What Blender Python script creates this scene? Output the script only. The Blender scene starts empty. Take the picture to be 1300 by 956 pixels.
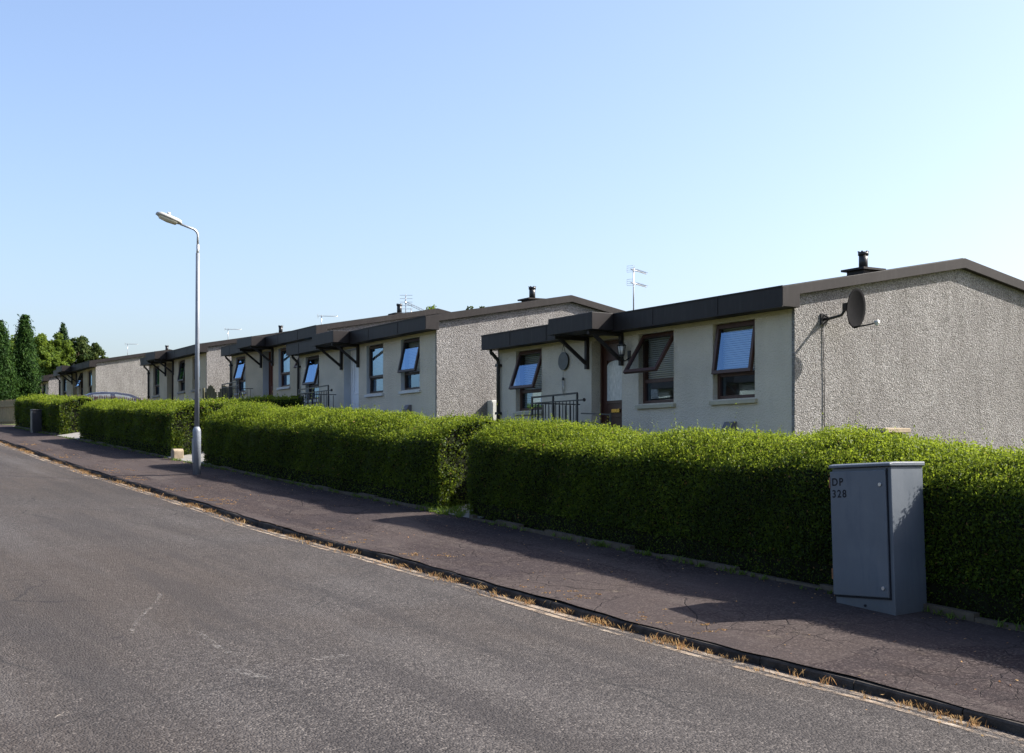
import bpy, bmesh, math, random
import numpy as np
from mathutils import Vector, Matrix
R = math.radians
rng = np.random.default_rng(7)
random.seed(7)
scene = bpy.context.scene
col = scene.collection
F = 1600.0            # focal length in photograph pixels
EYE = 1.6
HZ = 578.0            # horizon row in the photograph

# ------------------------------------------------------------------ frames
O = (3.74, 11.5)
ES = (-0.545, 0.8386)     # along the street, uphill
ED = (0.8386, 0.545)      # across the street, towards the houses
def W(s, d): return (O[0] + ES[0]*s + ED[0]*d, O[1] + ES[1]*s + ED[1]*d)
def SD(x, y):
    a, b = x-O[0], y-O[1]
    return a*ES[0]+b*ES[1], a*ED[0]+b*ED[1]
def base(s):
    if s < -15: s = -15
    if s < 38: return 0.2 + 0.0618*s
    k = min(1.0, (s-38)/8.0)
    return 0.2 + 0.0618*(38 + 8*(k - k*k/2))
def gz(s, d):
    b = base(s)
    if d <= 0: return b + 0.05*max(d, -4.0)
    return b + 0.17*min(d, 3.5) * (1.0 if s < 34 else max(.25, 1-(s-34)/16))
def hit(px, py):
    lo, hi = 3.0, 90.0
    def f(D):
        X = (px-650)/F*D
        s, d = SD(X, D)
        return EYE-(py-HZ)/F*D - gz(s, min(d, 0))
    for _ in range(60):
        m = (lo+hi)/2
        if f(m) > 0: lo = m
        else: hi = m
    return SD((px-650)/F*lo, lo)
KP = [hit(*p) for p in [(7.7,560),(60,578),(127,600.5),(192,618.5),(269,642.7),(346,667),(423,687),(538,716),
                        (677,757),(815,793),(960,831),(1063,855.5),(1098,864.5)]]
KP.sort()
KS = np.array([p[0] for p in KP]); KD = np.array([p[1] for p in KP])
def kd(s):
    if s < KS[0]: return float(KD[0])
    if s > KS[-1]: return float(KD[-1] - 0.0*(s-KS[-1]))
    # smooth
    return float(np.mean([np.interp(s+o, KS, KD) for o in (-.8,-.4,0,.4,.8)]))

# ------------------------------------------------------------------ tagging
def tag(o, label=None, cat=None, group=None, kind=None):
    if label: o['label'] = label
    if cat: o['category'] = cat
    if group: o['group'] = group
    if kind: o['kind'] = kind
    return o
def empty(name, loc, rz=0.0, label=None, cat=None, group=None):
    o = bpy.data.objects.new(name, None); col.objects.link(o)
    o.empty_display_size = .2
    o.location = loc; o.rotation_euler = (0, 0, rz)
    return tag(o, label, cat, group)

# ------------------------------------------------------------------ mesh builder
class MB:
    def __init__(self): self.v = []; self.f = []; self.sm = []
    def add(self, vs, fs, smooth=False):
        n = len(self.v); self.v += [tuple(p) for p in vs]
        for f in fs: self.f.append([i+n for i in f]); self.sm.append(smooth)
        return self
    def box(self, x0, x1, y0, y1, z0, z1):
        vs = [(x0,y0,z0),(x1,y0,z0),(x1,y1,z0),(x0,y1,z0),(x0,y0,z1),(x1,y0,z1),(x1,y1,z1),(x0,y1,z1)]
        return self.add(vs, [(0,3,2,1),(4,5,6,7),(0,1,5,4),(1,2,6,5),(2,3,7,6),(3,0,4,7)])
    def obox(self, c, ax, ay, az, hx, hy, hz):
        c = Vector(c); ax = Vector(ax).normalized(); ay = Vector(ay).normalized(); az = Vector(az).normalized()
        vs = [c + ax*hx*a + ay*hy*b + az*hz*g for g in (-1,1) for a, b in ((-1,-1),(1,-1),(1,1),(-1,1))]
        return self.add(vs, [(0,3,2,1),(4,5,6,7),(0,1,5,4),(1,2,6,5),(2,3,7,6),(3,0,4,7)])
    def bar(self, p, q, w, h=None):
        p = Vector(p); q = Vector(q); h = h or w
        az = (q-p).normalized(); up = Vector((0,0,1)) if abs(az.z) < .95 else Vector((1,0,0))
        ax = az.cross(up).normalized(); ay = ax.cross(az).normalized()
        return self.obox((p+q)/2, ax, ay, az, w/2, h/2, (q-p).length/2)
    def tube(self, pts, r, n=10, caps=True, smooth=True):
        pts = [Vector(p) for p in pts]
        rs = r if isinstance(r, (list, tuple)) else [r]*len(pts)
        base_i = []; vs = []; fs = []
        prev = None
        for i, p in enumerate(pts):
            t = (pts[min(i+1, len(pts)-1)] - pts[max(i-1, 0)]).normalized()
            if prev is None:
                a = t.cross(Vector((0,0,1)) if abs(t.z) < .9 else Vector((1,0,0))).normalized()
            else:
                a = (prev - t*prev.dot(t)).normalized()
            prev = a; b = t.cross(a)
            for k in range(n):
                an = 2*math.pi*k/n
                vs.append(p + (a*math.cos(an)+b*math.sin(an))*rs[i])
        for i in range(len(pts)-1):
            for k in range(n):
                k2 = (k+1) % n
                fs.append((i*n+k, i*n+k2, (i+1)*n+k2, (i+1)*n+k))
        self.add(vs, fs, smooth)
        if caps:
            m = len(self.v)-len(vs)
            self.f.append([m+k for k in range(n)][::-1]); self.sm.append(False)
            self.f.append([m+(len(pts)-1)*n+k for k in range(n)]); self.sm.append(False)
        return self
    def prism(self, poly, axis, a0, a1):
        # poly: list of 2d points; axis 'x' -> poly in (y,z); 'y' -> (x,z); 'z' -> (x,y)
        def P(p, a):
            return (a, p[0], p[1]) if axis == 'x' else ((p[0], a, p[1]) if axis == 'y' else (p[0], p[1], a))
        n = len(poly); vs = [P(p, a0) for p in poly]+[P(p, a1) for p in poly]
        fs = [list(range(n))[::-1], [n+i for i in range(n)]] + [(i, (i+1) % n, n+(i+1) % n, n+i) for i in range(n)]
        return self.add(vs, fs)
    def build(self, name, mat, parent=None, fix=True, bevel=0.0):
        me = bpy.data.meshes.new(name)
        me.from_pydata(self.v, [], self.f); me.update()
        for p, s in zip(me.polygons, self.sm): p.use_smooth = s
        if fix:
            bm = bmesh.new(); bm.from_mesh(me)
            bmesh.ops.triangulate(bm, faces=[f for f in bm.faces if len(f.verts) > 4])
            bmesh.ops.recalc_face_normals(bm, faces=bm.faces)
            bm.to_mesh(me); bm.free()
        o = bpy.data.objects.new(name, me); col.objects.link(o)
        me.materials.append(mat)
        if parent: o.parent = parent
        if bevel:
            m = o.modifiers.new('bevel', 'BEVEL'); m.width = bevel; m.segments = 2; m.limit_method = 'ANGLE'; m.angle_limit = R(40)
        return o

def mesh_np(name, V, Q, mat, rnd=None, parent=None, smooth=False):
    me = bpy.data.meshes.new(name)
    V = np.asarray(V, dtype=np.float32); Q = np.asarray(Q, dtype=np.int32)
    k = Q.shape[1]
    me.vertices.add(len(V)); me.vertices.foreach_set('co', V.ravel())
    me.loops.add(Q.size); me.loops.foreach_set('vertex_index', Q.ravel())
    me.polygons.add(len(Q)); me.polygons.foreach_set('loop_start', np.arange(0, Q.size, k, dtype=np.int32))
    me.update(calc_edges=True)
    if smooth: me.polygons.foreach_set('use_smooth', np.ones(len(Q), dtype=bool))
    if rnd is not None:
        a = me.attributes.new('rnd', 'FLOAT', 'FACE'); a.data.foreach_set('value', np.asarray(rnd, dtype=np.float32))
    me.materials.append(mat) if mat else None
    o = bpy.data.objects.new(name, me); col.objects.link(o)
    if parent: o.parent = parent
    return o

# ------------------------------------------------------------------ materials
class NT:
    def __init__(self, name):
        self.m = bpy.data.materials.new(name); self.m.use_nodes = True
        self.t = self.m.node_tree; self.t.nodes.clear()
        self.out = self.n('ShaderNodeOutputMaterial')
        self.tc = self.n('ShaderNodeTexCoord')
    def n(self, typ, **kw):
        x = self.t.nodes.new(typ)
        for k, v in kw.items():
            if k in x.inputs: 
                x.inputs[k].default_value = v
            else: setattr(x, k, v)
        return x
    def l(self, a, b): self.t.links.new(a, b)
    def mapping(self, scale=(1,1,1), coord='Object', rot=(0,0,0)):
        m = self.n('ShaderNodeMapping'); m.inputs['Scale'].default_value = scale; m.inputs['Rotation'].default_value = rot
        self.l(self.tc.outputs[coord], m.inputs['Vector']); return m.outputs[0]
    def along(self, ku, kv):
        a = self.n('ShaderNodeMapping'); a.inputs['Rotation'].default_value = (0, 0, -math.atan2(ES[1], ES[0])); self.l(self.tc.outputs['Object'], a.inputs['Vector'])
        b = self.n('ShaderNodeMapping'); b.inputs['Scale'].default_value = (ku, kv, 1); self.l(a.outputs[0], b.inputs['Vector']); return b.outputs[0]
    def noise(self, scale, detail=4, rough=.55, vec=None, dist=0.0):
        x = self.n('ShaderNodeTexNoise'); x.inputs['Scale'].default_value = scale; x.inputs['Detail'].default_value = detail
        x.inputs['Roughness'].default_value = rough; x.inputs['Distortion'].default_value = dist
        self.l(vec if vec is not None else self.tc.outputs['Object'], x.inputs['Vector']); return x.outputs['Fac']
    def voro(self, scale, feature='F1', vec=None, rand=1.0):
        x = self.n('ShaderNodeTexVoronoi'); x.feature = feature; x.inputs['Scale'].default_value = scale
        x.inputs['Randomness'].default_value = rand
        self.l(vec if vec is not None else self.tc.outputs['Object'], x.inputs['Vector']); return x
    def ramp(self, fac, stops, interp='LINEAR'):
        r = self.n('ShaderNodeValToRGB'); cr = r.color_ramp; cr.interpolation = interp
        while len(cr.elements) < len(stops): cr.elements.new(.5)
        for e, (p, c) in zip(cr.elements, stops):
            e.position = p
            if isinstance(c, (int, float)): c = (c, c, c)
            e.color = (*c, 1)
        self.l(fac, r.inputs[0]); return r.outputs[0]
    def mix(self, fac, a, b, typ='MIX'):
        x = self.n('ShaderNodeMix'); x.data_type = 'RGBA'; x.blend_type = typ
        for sock, v in ((x.inputs[0], fac), (x.inputs[6], a), (x.inputs[7], b)):
            if isinstance(v, bpy.types.NodeSocket): self.l(v, sock)
            elif isinstance(v, (int, float)) and sock != x.inputs[0]: sock.default_value = (v, v, v, 1)
            elif isinstance(v, (int, float)): sock.default_value = v
            else: sock.default_value = (*v, 1)
        return x.outputs[2]
    def math(self, op, a, b=0.0, c=None):
        x = self.n('ShaderNodeMath'); x.operation = op
        for i, v in enumerate((a, b) if c is None else (a, b, c)):
            if isinstance(v, bpy.types.NodeSocket): self.l(v, x.inputs[i])
            else: x.inputs[i].default_value = v
        return x.outputs[0]
    def bump(self, h, strength=.3, dist=.01, normal=None):
        b = self.n('ShaderNodeBump'); b.inputs['Strength'].default_value = strength; b.inputs['Distance'].default_value = dist
        self.l(h, b.inputs['Height'])
        if normal is not None: self.l(normal, b.inputs['Normal'])
        return b.outputs[0]
    def bsdf(self, color, rough=.8, spec=.4, metal=0.0, normal=None, out=True):
        p = self.n('ShaderNodeBsdfPrincipled')
        for nm, v in (('Base Color', color), ('Roughness', rough), ('Specular IOR Level', spec), ('Metallic', metal)):
            if isinstance(v, bpy.types.NodeSocket): self.l(v, p.inputs[nm])
            elif nm == 'Base Color': p.inputs[nm].default_value = (*v, 1)
            else: p.inputs[nm].default_value = v
        if normal is not None: self.l(normal, p.inputs['Normal'])
        if out: self.l(p.outputs[0], self.out.inputs[0])
        return p

def simple(name, c, rough=.6, spec=.4, metal=0.0, var=.15, scale=6.0, bump=.0, bscale=60):
    t = NT(name)
    n = t.noise(scale, 5, .6)
    cc = t.ramp(n, [(.3, tuple(x*(1-var) for x in c)), (.7, tuple(min(1, x*(1+var)) for x in c))])
    nm = t.bump(t.noise(bscale, 3), bump, .005) if bump else None
    rr = t.ramp(t.noise(scale*2.3, 3), [(.3, max(0, rough-.08)), (.7, min(1, rough+.08))])
    t.bsdf(cc, rr, spec, metal, nm)
    return t.m

def leafmat(name, dark, mid, light, trans=.35, rough=.45):
    t = NT(name)
    a = t.n('ShaderNodeAttribute'); a.attribute_name = 'rnd'
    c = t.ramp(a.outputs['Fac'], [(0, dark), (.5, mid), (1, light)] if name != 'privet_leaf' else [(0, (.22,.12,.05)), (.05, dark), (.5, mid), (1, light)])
    p = t.bsdf(c, rough, .14 if 'privet' in name else .06, out=False)
    tr = t.n('ShaderNodeBsdfTranslucent')
    tc = t.mix(.5, c, tuple(min(1, x*1.7) for x in light)); t.l(tc, tr.inputs['Color'])
    ms = t.n('ShaderNodeMixShader'); ms.inputs[0].default_value = trans
    t.l(p.outputs[0], ms.inputs[1]); t.l(tr.outputs[0], ms.inputs[2]); t.l(ms.outputs[0], t.out.inputs[0])
    return t.m

M = {}
def mk_render_wall(name, c):      # smooth painted render with streaks and fine grain
    t = NT(name)
    big = t.noise(1.1, 5, .6)
    streak = t.noise(3.0, 6, .7, t.mapping((2.2, 2.2, .22)))
    c1 = t.ramp(big, [(.3, tuple(x*.84 for x in c)), (.7, tuple(x*1.1 for x in c))])
    c2 = t.mix(t.ramp(streak, [(.50, 0), (.80, .22)]), c1, tuple(x*.55 for x in c))
    g = t.noise(90, 3, .6)
    c3 = t.mix(t.ramp(g, [(.35, .55), (.6, 0)]), c2, tuple(x*.55 for x in c))
    nm = t.bump(t.math('ADD', t.noise(45, 4, .7), t.math('MULTIPLY', t.voro(38).outputs['Distance'], .8)), 1.0, .012)
    t.bsdf(c3, .92, .2, 0, nm); return t.m
M['render'] = mk_render_wall('painted_render', (.60, .54, .445))
M['band'] = mk_render_wall('painted_band', (.50, .45, .32))
M['render2'] = mk_render_wall('painted_render_cream', (.50, .425, .31))
def mk_pebble(name='pebbledash', k=.63):
    t = NT(name)
    v = t.voro(56, 'F1'); v2 = t.voro(100, 'F1')
    n = t.noise(36, 4, .7)
    h = t.math('ADD', t.math('MULTIPLY', v.outputs['Distance'], -1.0), t.math('MULTIPLY', n, 1.6))
    h = t.math('ADD', h, t.math('MULTIPLY', v2.outputs['Distance'], -.5))
    nm = t.bump(h, 1.0, .017)
    colr = t.ramp(v.outputs['Color'], [(0, (.18*k, .168*k, .158*k)), (.45, (.37*k, .35*k, .335*k)), (1, (.62*k, .60*k, .58*k))])
    st = t.noise(2.0, 6, .7, t.mapping((1.5, 1.5, .3)))
    c2 = t.mix(t.ramp(st, [(.45, 0), (.72, .45)]), colr, (.17*k, .155*k, .14*k))
    c3 = t.mix(t.ramp(t.noise(.8, 6, .7, None, 1.0), [(.42, 0), (.62, .40)]), c2, (.27*k, .25*k, .24*k))
    c3 = t.mix(t.ramp(t.noise(1.0, 6, .7, t.mapping((3.5, 3.5, .16))), [(.56, 0), (.70, .35)]), c3, (.20*k, .185*k, .175*k))
    t.bsdf(c3, .95, .15, 0, nm); return t.m
M['pebble'] = mk_pebble()
def mk_brick():
    t = NT('brick_plinth')
    b = t.n('ShaderNodeTexBrick'); b.inputs['Scale'].default_value = 4.4
    b.inputs['Color1'].default_value = (.25,.12,.07,1); b.inputs['Color2'].default_value = (.33,.17,.10,1); b.inputs['Mortar'].default_value = (.3,.27,.23,1)
    b.inputs['Brick Width'].default_value = 1.0; b.inputs['Row Height'].default_value = .33; b.inputs['Mortar Size'].default_value = .04
    sx = t.n('ShaderNodeSeparateXYZ'); t.l(t.tc.outputs['Object'], sx.inputs[0])
    cx = t.n('ShaderNodeCombineXYZ'); t.l(t.math('ADD', sx.outputs[0], sx.outputs[1]), cx.inputs[0]); t.l(sx.outputs[2], cx.inputs[1])
    t.l(cx.outputs[0], b.inputs['Vector'])
    t.bsdf(b.outputs['Color'], .9, .2); return t.m
M['brick'] = mk_brick()
def mk_trim():
    t = NT('fascia_metal')
    sx = t.noise(2.0, 4, .6); st = t.noise(4, 5, .7, t.mapping((3, 3, .4)))
    c = t.ramp(sx, [(.3, (.014,.0115,.011)), (.7, (.020,.016,.0155))])
    c = t.mix(t.ramp(st, [(.5, 0), (.8, .35)]), c, (.060,.054,.052))
    t.bsdf(c, .55, .22, 0, t.bump(t.noise(3, 2), .06, .02)); return t.m
M['trim'] = mk_trim()
def mk_roof():
    t = NT('roof_membrane')
    c = t.ramp(t.noise(3, 5, .6), [(.3, (.03,.028,.028)), (.7, (.055,.05,.05))])
    t.bsdf(c, .75, .3, 0, t.bump(t.noise(25, 4), .3, .01)); return t.m
M['roof'] = mk_roof()
def wood(name, c, rough=.5):
    t = NT(name)
    g = t.noise(14, 5, .65, t.mapping((3, 3, .35)))
    cc = t.ramp(g, [(.3, tuple(x*.65 for x in c)), (.7, tuple(x*1.25 for x in c))])
    t.bsdf(cc, rough, .4, 0, t.bump(g, .25, .004)); return t.m
M['frame'] = wood('brown_frame', (.060,.026,.018))
M['frame_black'] = wood('dark_brown_frame', (.035,.020,.016))
M['timber'] = wood('black_stained_timber', (.020,.016,.015), .65)
M['door_brown'] = wood('brown_door', (.055,.020,.014), .35)
M['door_red'] = wood('red_brown_door', (.11,.035,.02), .4)
M['door_white'] = simple('white_door', (.74,.76,.80), .35, .5, var=.04)
M['door_dark'] = wood('dark_door', (.03,.017,.015), .4)
M['sill'] = simple('sill_paint', (.36,.33,.25), .75, .2, var=.15, scale=4, bump=.2)
M['sill_white'] = simple('white_sill_paint', (.50,.50,.50), .7, .2, var=.12, scale=4, bump=.2)
M['reveal_white'] = simple('white_reveal_paint', (.42,.44,.47), .7, .2, var=.06)
M['black'] = simple('black_plastic', (.018,.018,.019), .4, .4, var=.2)
M['iron'] = simple('black_iron', (.016,.016,.018), .45, .5, var=.2, scale=20)
M['dish'] = simple('dish_paint', (.009,.009,.010), .95, .04, var=.15)
M['galv'] = simple('galvanised_steel', (.19,.21,.24), .5, .5, .25, var=.14, scale=5, bump=.08)
M['galv_arm'] = simple('bare_aluminium', (.42,.43,.44), .4, .5, .5, var=.1)
M['lantern'] = simple('lantern_body', (.34,.34,.32), .5, .4, var=.12)
M['bowl'] = simple('lantern_bowl', (.62,.60,.50), .25, .5, var=.05)
M['alu'] = simple('aerial_aluminium', (.40,.40,.40), .35, .5, .6, var=.1)
M['brass'] = simple('brass', (.60,.36,.08), .3, .5, .8, var=.1)
M['white_plastic'] = simple('white_plastic', (.45,.45,.42), .5, .4, var=.06)
M['conc'] = simple('concrete', (.085,.07,.052), .9, .2, var=.25, scale=8, bump=.5, bscale=40)
M['stone'] = simple('sandstone_block', (.30,.24,.17), .9, .2, var=.25, scale=7, bump=.6, bscale=25)
M['slab'] = simple('landing_slab', (.22,.21,.19), .9, .2, var=.2, scale=5, bump=.4, bscale=40)
M['plaque'] = simple('painted_plaque', (.016,.024,.026), .4, .5, var=.6, scale=9)
M['vent'] = simple('vent_plastic', (.12,.11,.12), .5, .4, var=.1)
M['blind'] = simple('blind_slat', (.82,.83,.82), .6, .3, var=.04)
M['curtain'] = simple('net_curtain', (.55,.54,.50), .9, .1, var=.15, scale=12)
M['inner'] = simple('room_wall', (.28,.25,.21), .9, .1, var=.1)
M['bluepot'] = simple('blue_ornament', (.05,.12,.5), .3, .5, var=.2)
def mk_cab():
    t = NT('cabinet_paint')
    c = t.ramp(t.noise(2.3, 5, .6), [(.3, (.078,.093,.112)), (.7, (.104,.119,.138))])
    st = t.noise(5, 6, .75, t.mapping((2, 2, .35)))
    c = t.mix(t.ramp(st, [(.52, 0), (.78, .45)]), c, (.045,.058,.08))
    sp = t.noise(38, 3, .5)
    c = t.mix(t.ramp(sp, [(.70, 0), (.76, .7)]), c, (.10,.075,.055))
    scr = t.noise(1.0, 5, .8, t.mapping((26, 26, 3)))
    c = t.mix(t.ramp(scr, [(.64, 0), (.70, .35)]), c, (.16,.18,.20))
    sz = t.n('ShaderNodeSeparateXYZ'); t.l(t.tc.outputs['Object'], sz.inputs[0])
    low = t.math('MULTIPLY', t.ramp(sz.outputs[2], [(.0, 1), (.35, 0)]), t.noise(9, 5))
    c = t.mix(low, c, (.06,.058,.055))
    t.bsdf(c, t.ramp(st, [(.3, .38), (.7, .6)]), .45, 0, t.bump(t.noise(90, 2), .12, .002)); return t.m
M['cab'] = mk_cab()
M['cab_dark'] = simple('dark_pillar_paint', (.022,.022,.026), .45, .4, var=.25, scale=4)
M['ink'] = simple('stencil_paint', (.012,.013,.018), .6, .2)
M['steel'] = simple('lock_steel', (.5,.5,.5), .35, .5, .8)
M['rust'] = simple('rusty_hinge', (.20,.10,.05), .8, .2, var=.4, scale=30)
M['fencewood'] = wood('weathered_boards', (.25,.20,.11), .85)
M['picket'] = wood('brown_picket', (.05,.024,.018), .8)
M['gatewood'] = wood('green_brown_gate', (.13,.12,.065), .85)
M['twig'] = simple('hedge_stems', (.012,.014,.007), .95, .1, var=.4, scale=12, bump=.8, bscale=30)
M['bark'] = simple('bark', (.09,.07,.05), .95, .1, var=.3, scale=12, bump=.8, bscale=20)
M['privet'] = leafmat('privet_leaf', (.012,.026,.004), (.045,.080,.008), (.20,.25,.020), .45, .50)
M['conifer'] = leafmat('conifer_leaf', (.006,.018,.004), (.018,.045,.008), (.042,.080,.014), .2, .6)
M['spruce'] = leafmat('spruce_leaf', (.008,.02,.007), (.017,.038,.012), (.035,.06,.016), .15, .6)
M['broad'] = leafmat('broad_leaf', (.024,.048,.008), (.06,.095,.014), (.13,.18,.024), .40, .5)
M['broad2'] = leafmat('dull_broad_leaf', (.016,.032,.01), (.036,.06,.018), (.09,.11,.03), .3, .5)
M['dry'] = leafmat('dry_grass', (.13,.062,.026), (.28,.145,.062), (.46,.32,.15), .25, .8)
M['weed'] = leafmat('green_weed', (.04,.07,.015), (.08,.13,.02), (.15,.20,.04), .3, .6)

def mk_road():
    t = NT('asphalt_road')
    chip = t.voro(60, 'F1'); chip2 = t.noise(90, 2, .6)
    c = t.ramp(chip.outputs['Color'], [(0, (.014,.0125,.0125)), (.5, (.048,.0445,.0445)), (.82, (.092,.086,.084)), (1, (.19,.178,.17))])
    big = t.noise(.35, 5, .6)
    c = t.mix(t.ramp(big, [(.35, 0), (.65, .45)]), c, t.mix(.5, c, (.058,.055,.056)))
    dk = t.noise(.9, 6, .7, t.mapping((1, 1, 1)), 1.5)
    c = t.mix(t.ramp(dk, [(.52, 0), (.68, .45)]), c, (.026,.024,.026))
    wm = t.noise(.22, 3, .5, t.mapping((1, 1, 1), rot=(0, 0, .6)))
    c = t.mix(t.ramp(wm, [(.42, 0), (.62, .5)]), c, (.050,.040,.033))
    sc = t.noise(5.5, 6, .8, t.mapping((1, .35, 1), rot=(0, 0, R(57))))
    scm = t.math('MULTIPLY', t.ramp(sc, [(.66, 0), (.74, 1)]), t.ramp(t.noise(.5, 2), [(.45, 0), (.6, .8)]))
    c = t.mix(scm, c, (.30,.27,.23))
    tr = t.noise(1.0, 5, .6, t.along(.12, 1.6)); tr2 = t.noise(1.0, 4, .6, t.along(.5, 3.5))
    c = t.mix(t.ramp(tr, [(.40, .42), (.5, 0)]), c, (.030,.028,.029))
    c = t.mix(t.ramp(tr, [(.55, 0), (.72, .40)]), c, (.090,.086,.086))
    c = t.mix(t.ramp(tr2, [(.60, 0), (.72, .35)]), c, (.034,.031,.031))
    oil = t.noise(1.6, 3, .5); c = t.mix(t.ramp(oil, [(.68, 0), (.76, .45)]), c, (.020,.019,.020))
    pp = t.voro(.28, 'F1', t_warp(t, .3, 1.5)); c = t.mix(t.ramp(pp.outputs['Color'], [(.62, 0), (.66, .22)]), c, (.030,.028,.027))
    c = t.mix(1.0, c, (1.0, .955, .90), 'MULTIPLY')
    ck = t.voro(.55, 'DISTANCE_TO_EDGE', t_warp(t, .35))
    ckm = t.math('MULTIPLY', t.ramp(ck.outputs['Distance'], [(.0, 1), (.012, 0)]), t.ramp(t.noise(.33, 2), [(.50, 0), (.60, .8)]))
    c = t.mix(ckm, c, (.018,.017,.017))
    h = t.math('ADD', t.math('MULTIPLY', chip.outputs['Distance'], -1), chip2)
    nm = t.bump(h, 1.0, .010)
    t.bsdf(c, .88, .18, 0, nm); return t.m
def t_warp(t, amt, scale=2.0):
    n = t.n('ShaderNodeTexNoise'); n.inputs['Scale'].default_value = scale; n.inputs['Detail'].default_value = 4
    t.l(t.tc.outputs['Object'], n.inputs['Vector'])
    v = t.n('ShaderNodeVectorMath'); v.operation = 'MULTIPLY_ADD'
    t.l(n.outputs['Color'], v.inputs[0]); v.inputs[1].default_value = (amt, amt, amt); t.l(t.tc.outputs['Object'], v.inputs[2])
    return v.outputs[0]
def mk_pave():
    t = NT('asphalt_pavement')
    chip = t.voro(60, 'F1')
    c = t.ramp(chip.outputs['Color'], [(0, (.018,.013,.0125)), (.6, (.045,.034,.031)), (1, (.12,.097,.087))])
    big = t.noise(.7, 5, .65)
    c = t.mix(t.ramp(big, [(.38, 0), (.66, .6)]), c, (.034,.028,.031))
    tr = t.noise(1.0, 5, .65, t.along(.35, 2.6))
    c = t.mix(t.ramp(tr, [(.54, 0), (.72, .5)]), c, (.095,.080,.072))
    c = t.mix(t.ramp(tr, [(.34, .5), (.46, 0)]), c, (.024,.020,.021))
    pt = t.voro(.45, 'F1', t_warp(t, .5, 1.0))
    c = t.mix(t.ramp(pt.outputs['Color'], [(.35, 0), (.6, .35)]), c, (.072,.058,.053))
    gr = t.noise(3.0, 6, .75)
    c = t.mix(t.ramp(gr, [(.62, 0), (.74, .4)]), c, (.19,.16,.11))
    ck = t.voro(3.4, 'DISTANCE_TO_EDGE', t_warp(t, .25, 3.0))
    ck2 = t.voro(.8, 'DISTANCE_TO_EDGE', t_warp(t, .4, 2.0))
    m1 = t.math('MULTIPLY', t.ramp(ck.outputs['Distance'], [(.0, 1), (.022, 0)]), t.ramp(t.noise(.8, 3), [(.45, 0), (.60, .7)]))
    m2 = t.math('MULTIPLY', t.ramp(ck2.outputs['Distance'], [(.0, 1), (.010, 0)]), t.ramp(t.noise(.5, 3), [(.42, 0), (.58, .7)]))
    mm = t.math('MAXIMUM', m1, m2)
    c = t.mix(mm, c, (.014,.012,.012))
    h = t.math('SUBTRACT', t.noise(70, 4, .7), t.math('MULTIPLY', mm, 1.5))
    h = t.math('ADD', h, t.math('MULTIPLY', t.noise(2.5, 4), 1.5))
    t.bsdf(c, .95, .08, 0, t.bump(h, .9, .009)); return t.m
M['road'] = mk_road(); M['pave'] = mk_pave()
def mk_kerb():
    t = NT('kerb_stone')
    c = t.ramp(t.noise(5, 6, .7), [(.3, (.014,.012,.011)), (.7, (.070,.060,.050))])
    c = t.mix(t.ramp(t.noise(24, 4, .7), [(.6, 0), (.72, .5)]), c, (.11,.095,.075))
    t.bsdf(c, .9, .2, 0, t.bump(t.noise(30, 5, .7), .8, .01)); return t.m
M['kerb'] = mk_kerb()
def mk_channel():
    t = NT('channel_line')
    c = t.ramp(t.noise(6, 6, .75), [(.35, (.16,.11,.07)), (.5, (.28,.22,.165)), (.7, (.38,.33,.27))])
    p = t.bsdf(c, .95, .1, 0, t.bump(t.noise(60, 4), .6, .005), out=False)
    tr = t.n('ShaderNodeBsdfTransparent'); ms = t.n('ShaderNodeMixShader')
    a = t.ramp(t.math('ADD', t.math('MULTIPLY', t.noise(9, 6, .8), .6), t.math('MULTIPLY', t.noise(1.3, 3), .4)), [(.45, 0), (.58, .85)])
    t.l(a, ms.inputs[0]); t.l(tr.outputs[0], ms.inputs[1]); t.l(p.outputs[0], ms.inputs[2]); t.l(ms.outputs[0], t.out.inputs[0])
    return t.m
M['channel'] = mk_channel()
def mk_scuff():
    t = NT('scuff_chalk')
    p = t.bsdf((.40,.38,.35), .95, .1, out=False)
    tr = t.n('ShaderNodeBsdfTransparent'); ms = t.n('ShaderNodeMixShader')
    t.l(t.ramp(t.noise(18, 6, .8), [(.50, 0), (.70, .45)]), ms.inputs[0]); t.l(tr.outputs[0], ms.inputs[1]); t.l(p.outputs[0], ms.inputs[2]); t.l(ms.outputs[0], t.out.inputs[0])
    return t.m
M['scuff'] = mk_scuff()
def mk_ground():
    t = NT('garden_ground')
    c = t.ramp(t.noise(1.2, 6, .7), [(.3, (.05,.075,.02)), (.55, (.11,.12,.045)), (.75, (.2,.17,.09))])
    t.bsdf(c, .95, .1, 0, t.bump(t.noise(18, 5), .8, .03)); return t.m
M['ground'] = mk_ground()
def mk_glass(name, tint=(.86,.9,.92)):
    t = NT(name)
    g = t.n('ShaderNodeBsdfGlossy'); g.inputs['Roughness'].default_value = .01; g.inputs['Color'].default_value = (.36,.58,.86,1)
    tr = t.n('ShaderNodeBsdfTransparent'); tr.inputs['Color'].default_value = (*tint, 1)
    fr = t.n('ShaderNodeLayerWeight'); fr.inputs['Blend'].default_value = .5
    fz = t.math('ADD', t.math('MULTIPLY', t.math('POWER', fr.outputs['Facing'], 2.2), .85), .17)
    w = t.bump(t.noise(1.5, 2), .012, .05); t.l(w, g.inputs['Normal'])
    ms = t.n('ShaderNodeMixShader'); t.l(fz, ms.inputs[0]); t.l(tr.outputs[0], ms.inputs[1]); t.l(g.outputs[0], ms.inputs[2])
    t.l(ms.outputs[0], t.out.inputs[0]); return t.m
M['glass'] = mk_glass('window_glass')
def mk_obscure():
    t = NT('obscured_glass')
    t.bsdf(t.ramp(t.noise(9, 4, .7, t.mapping((4, 4, 1))), [(.3, (.32,.33,.31)), (.7, (.60,.60,.57))]), .15, .6, 0, t.bump(t.noise(40, 3), .4, .005)); return t.m
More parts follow.
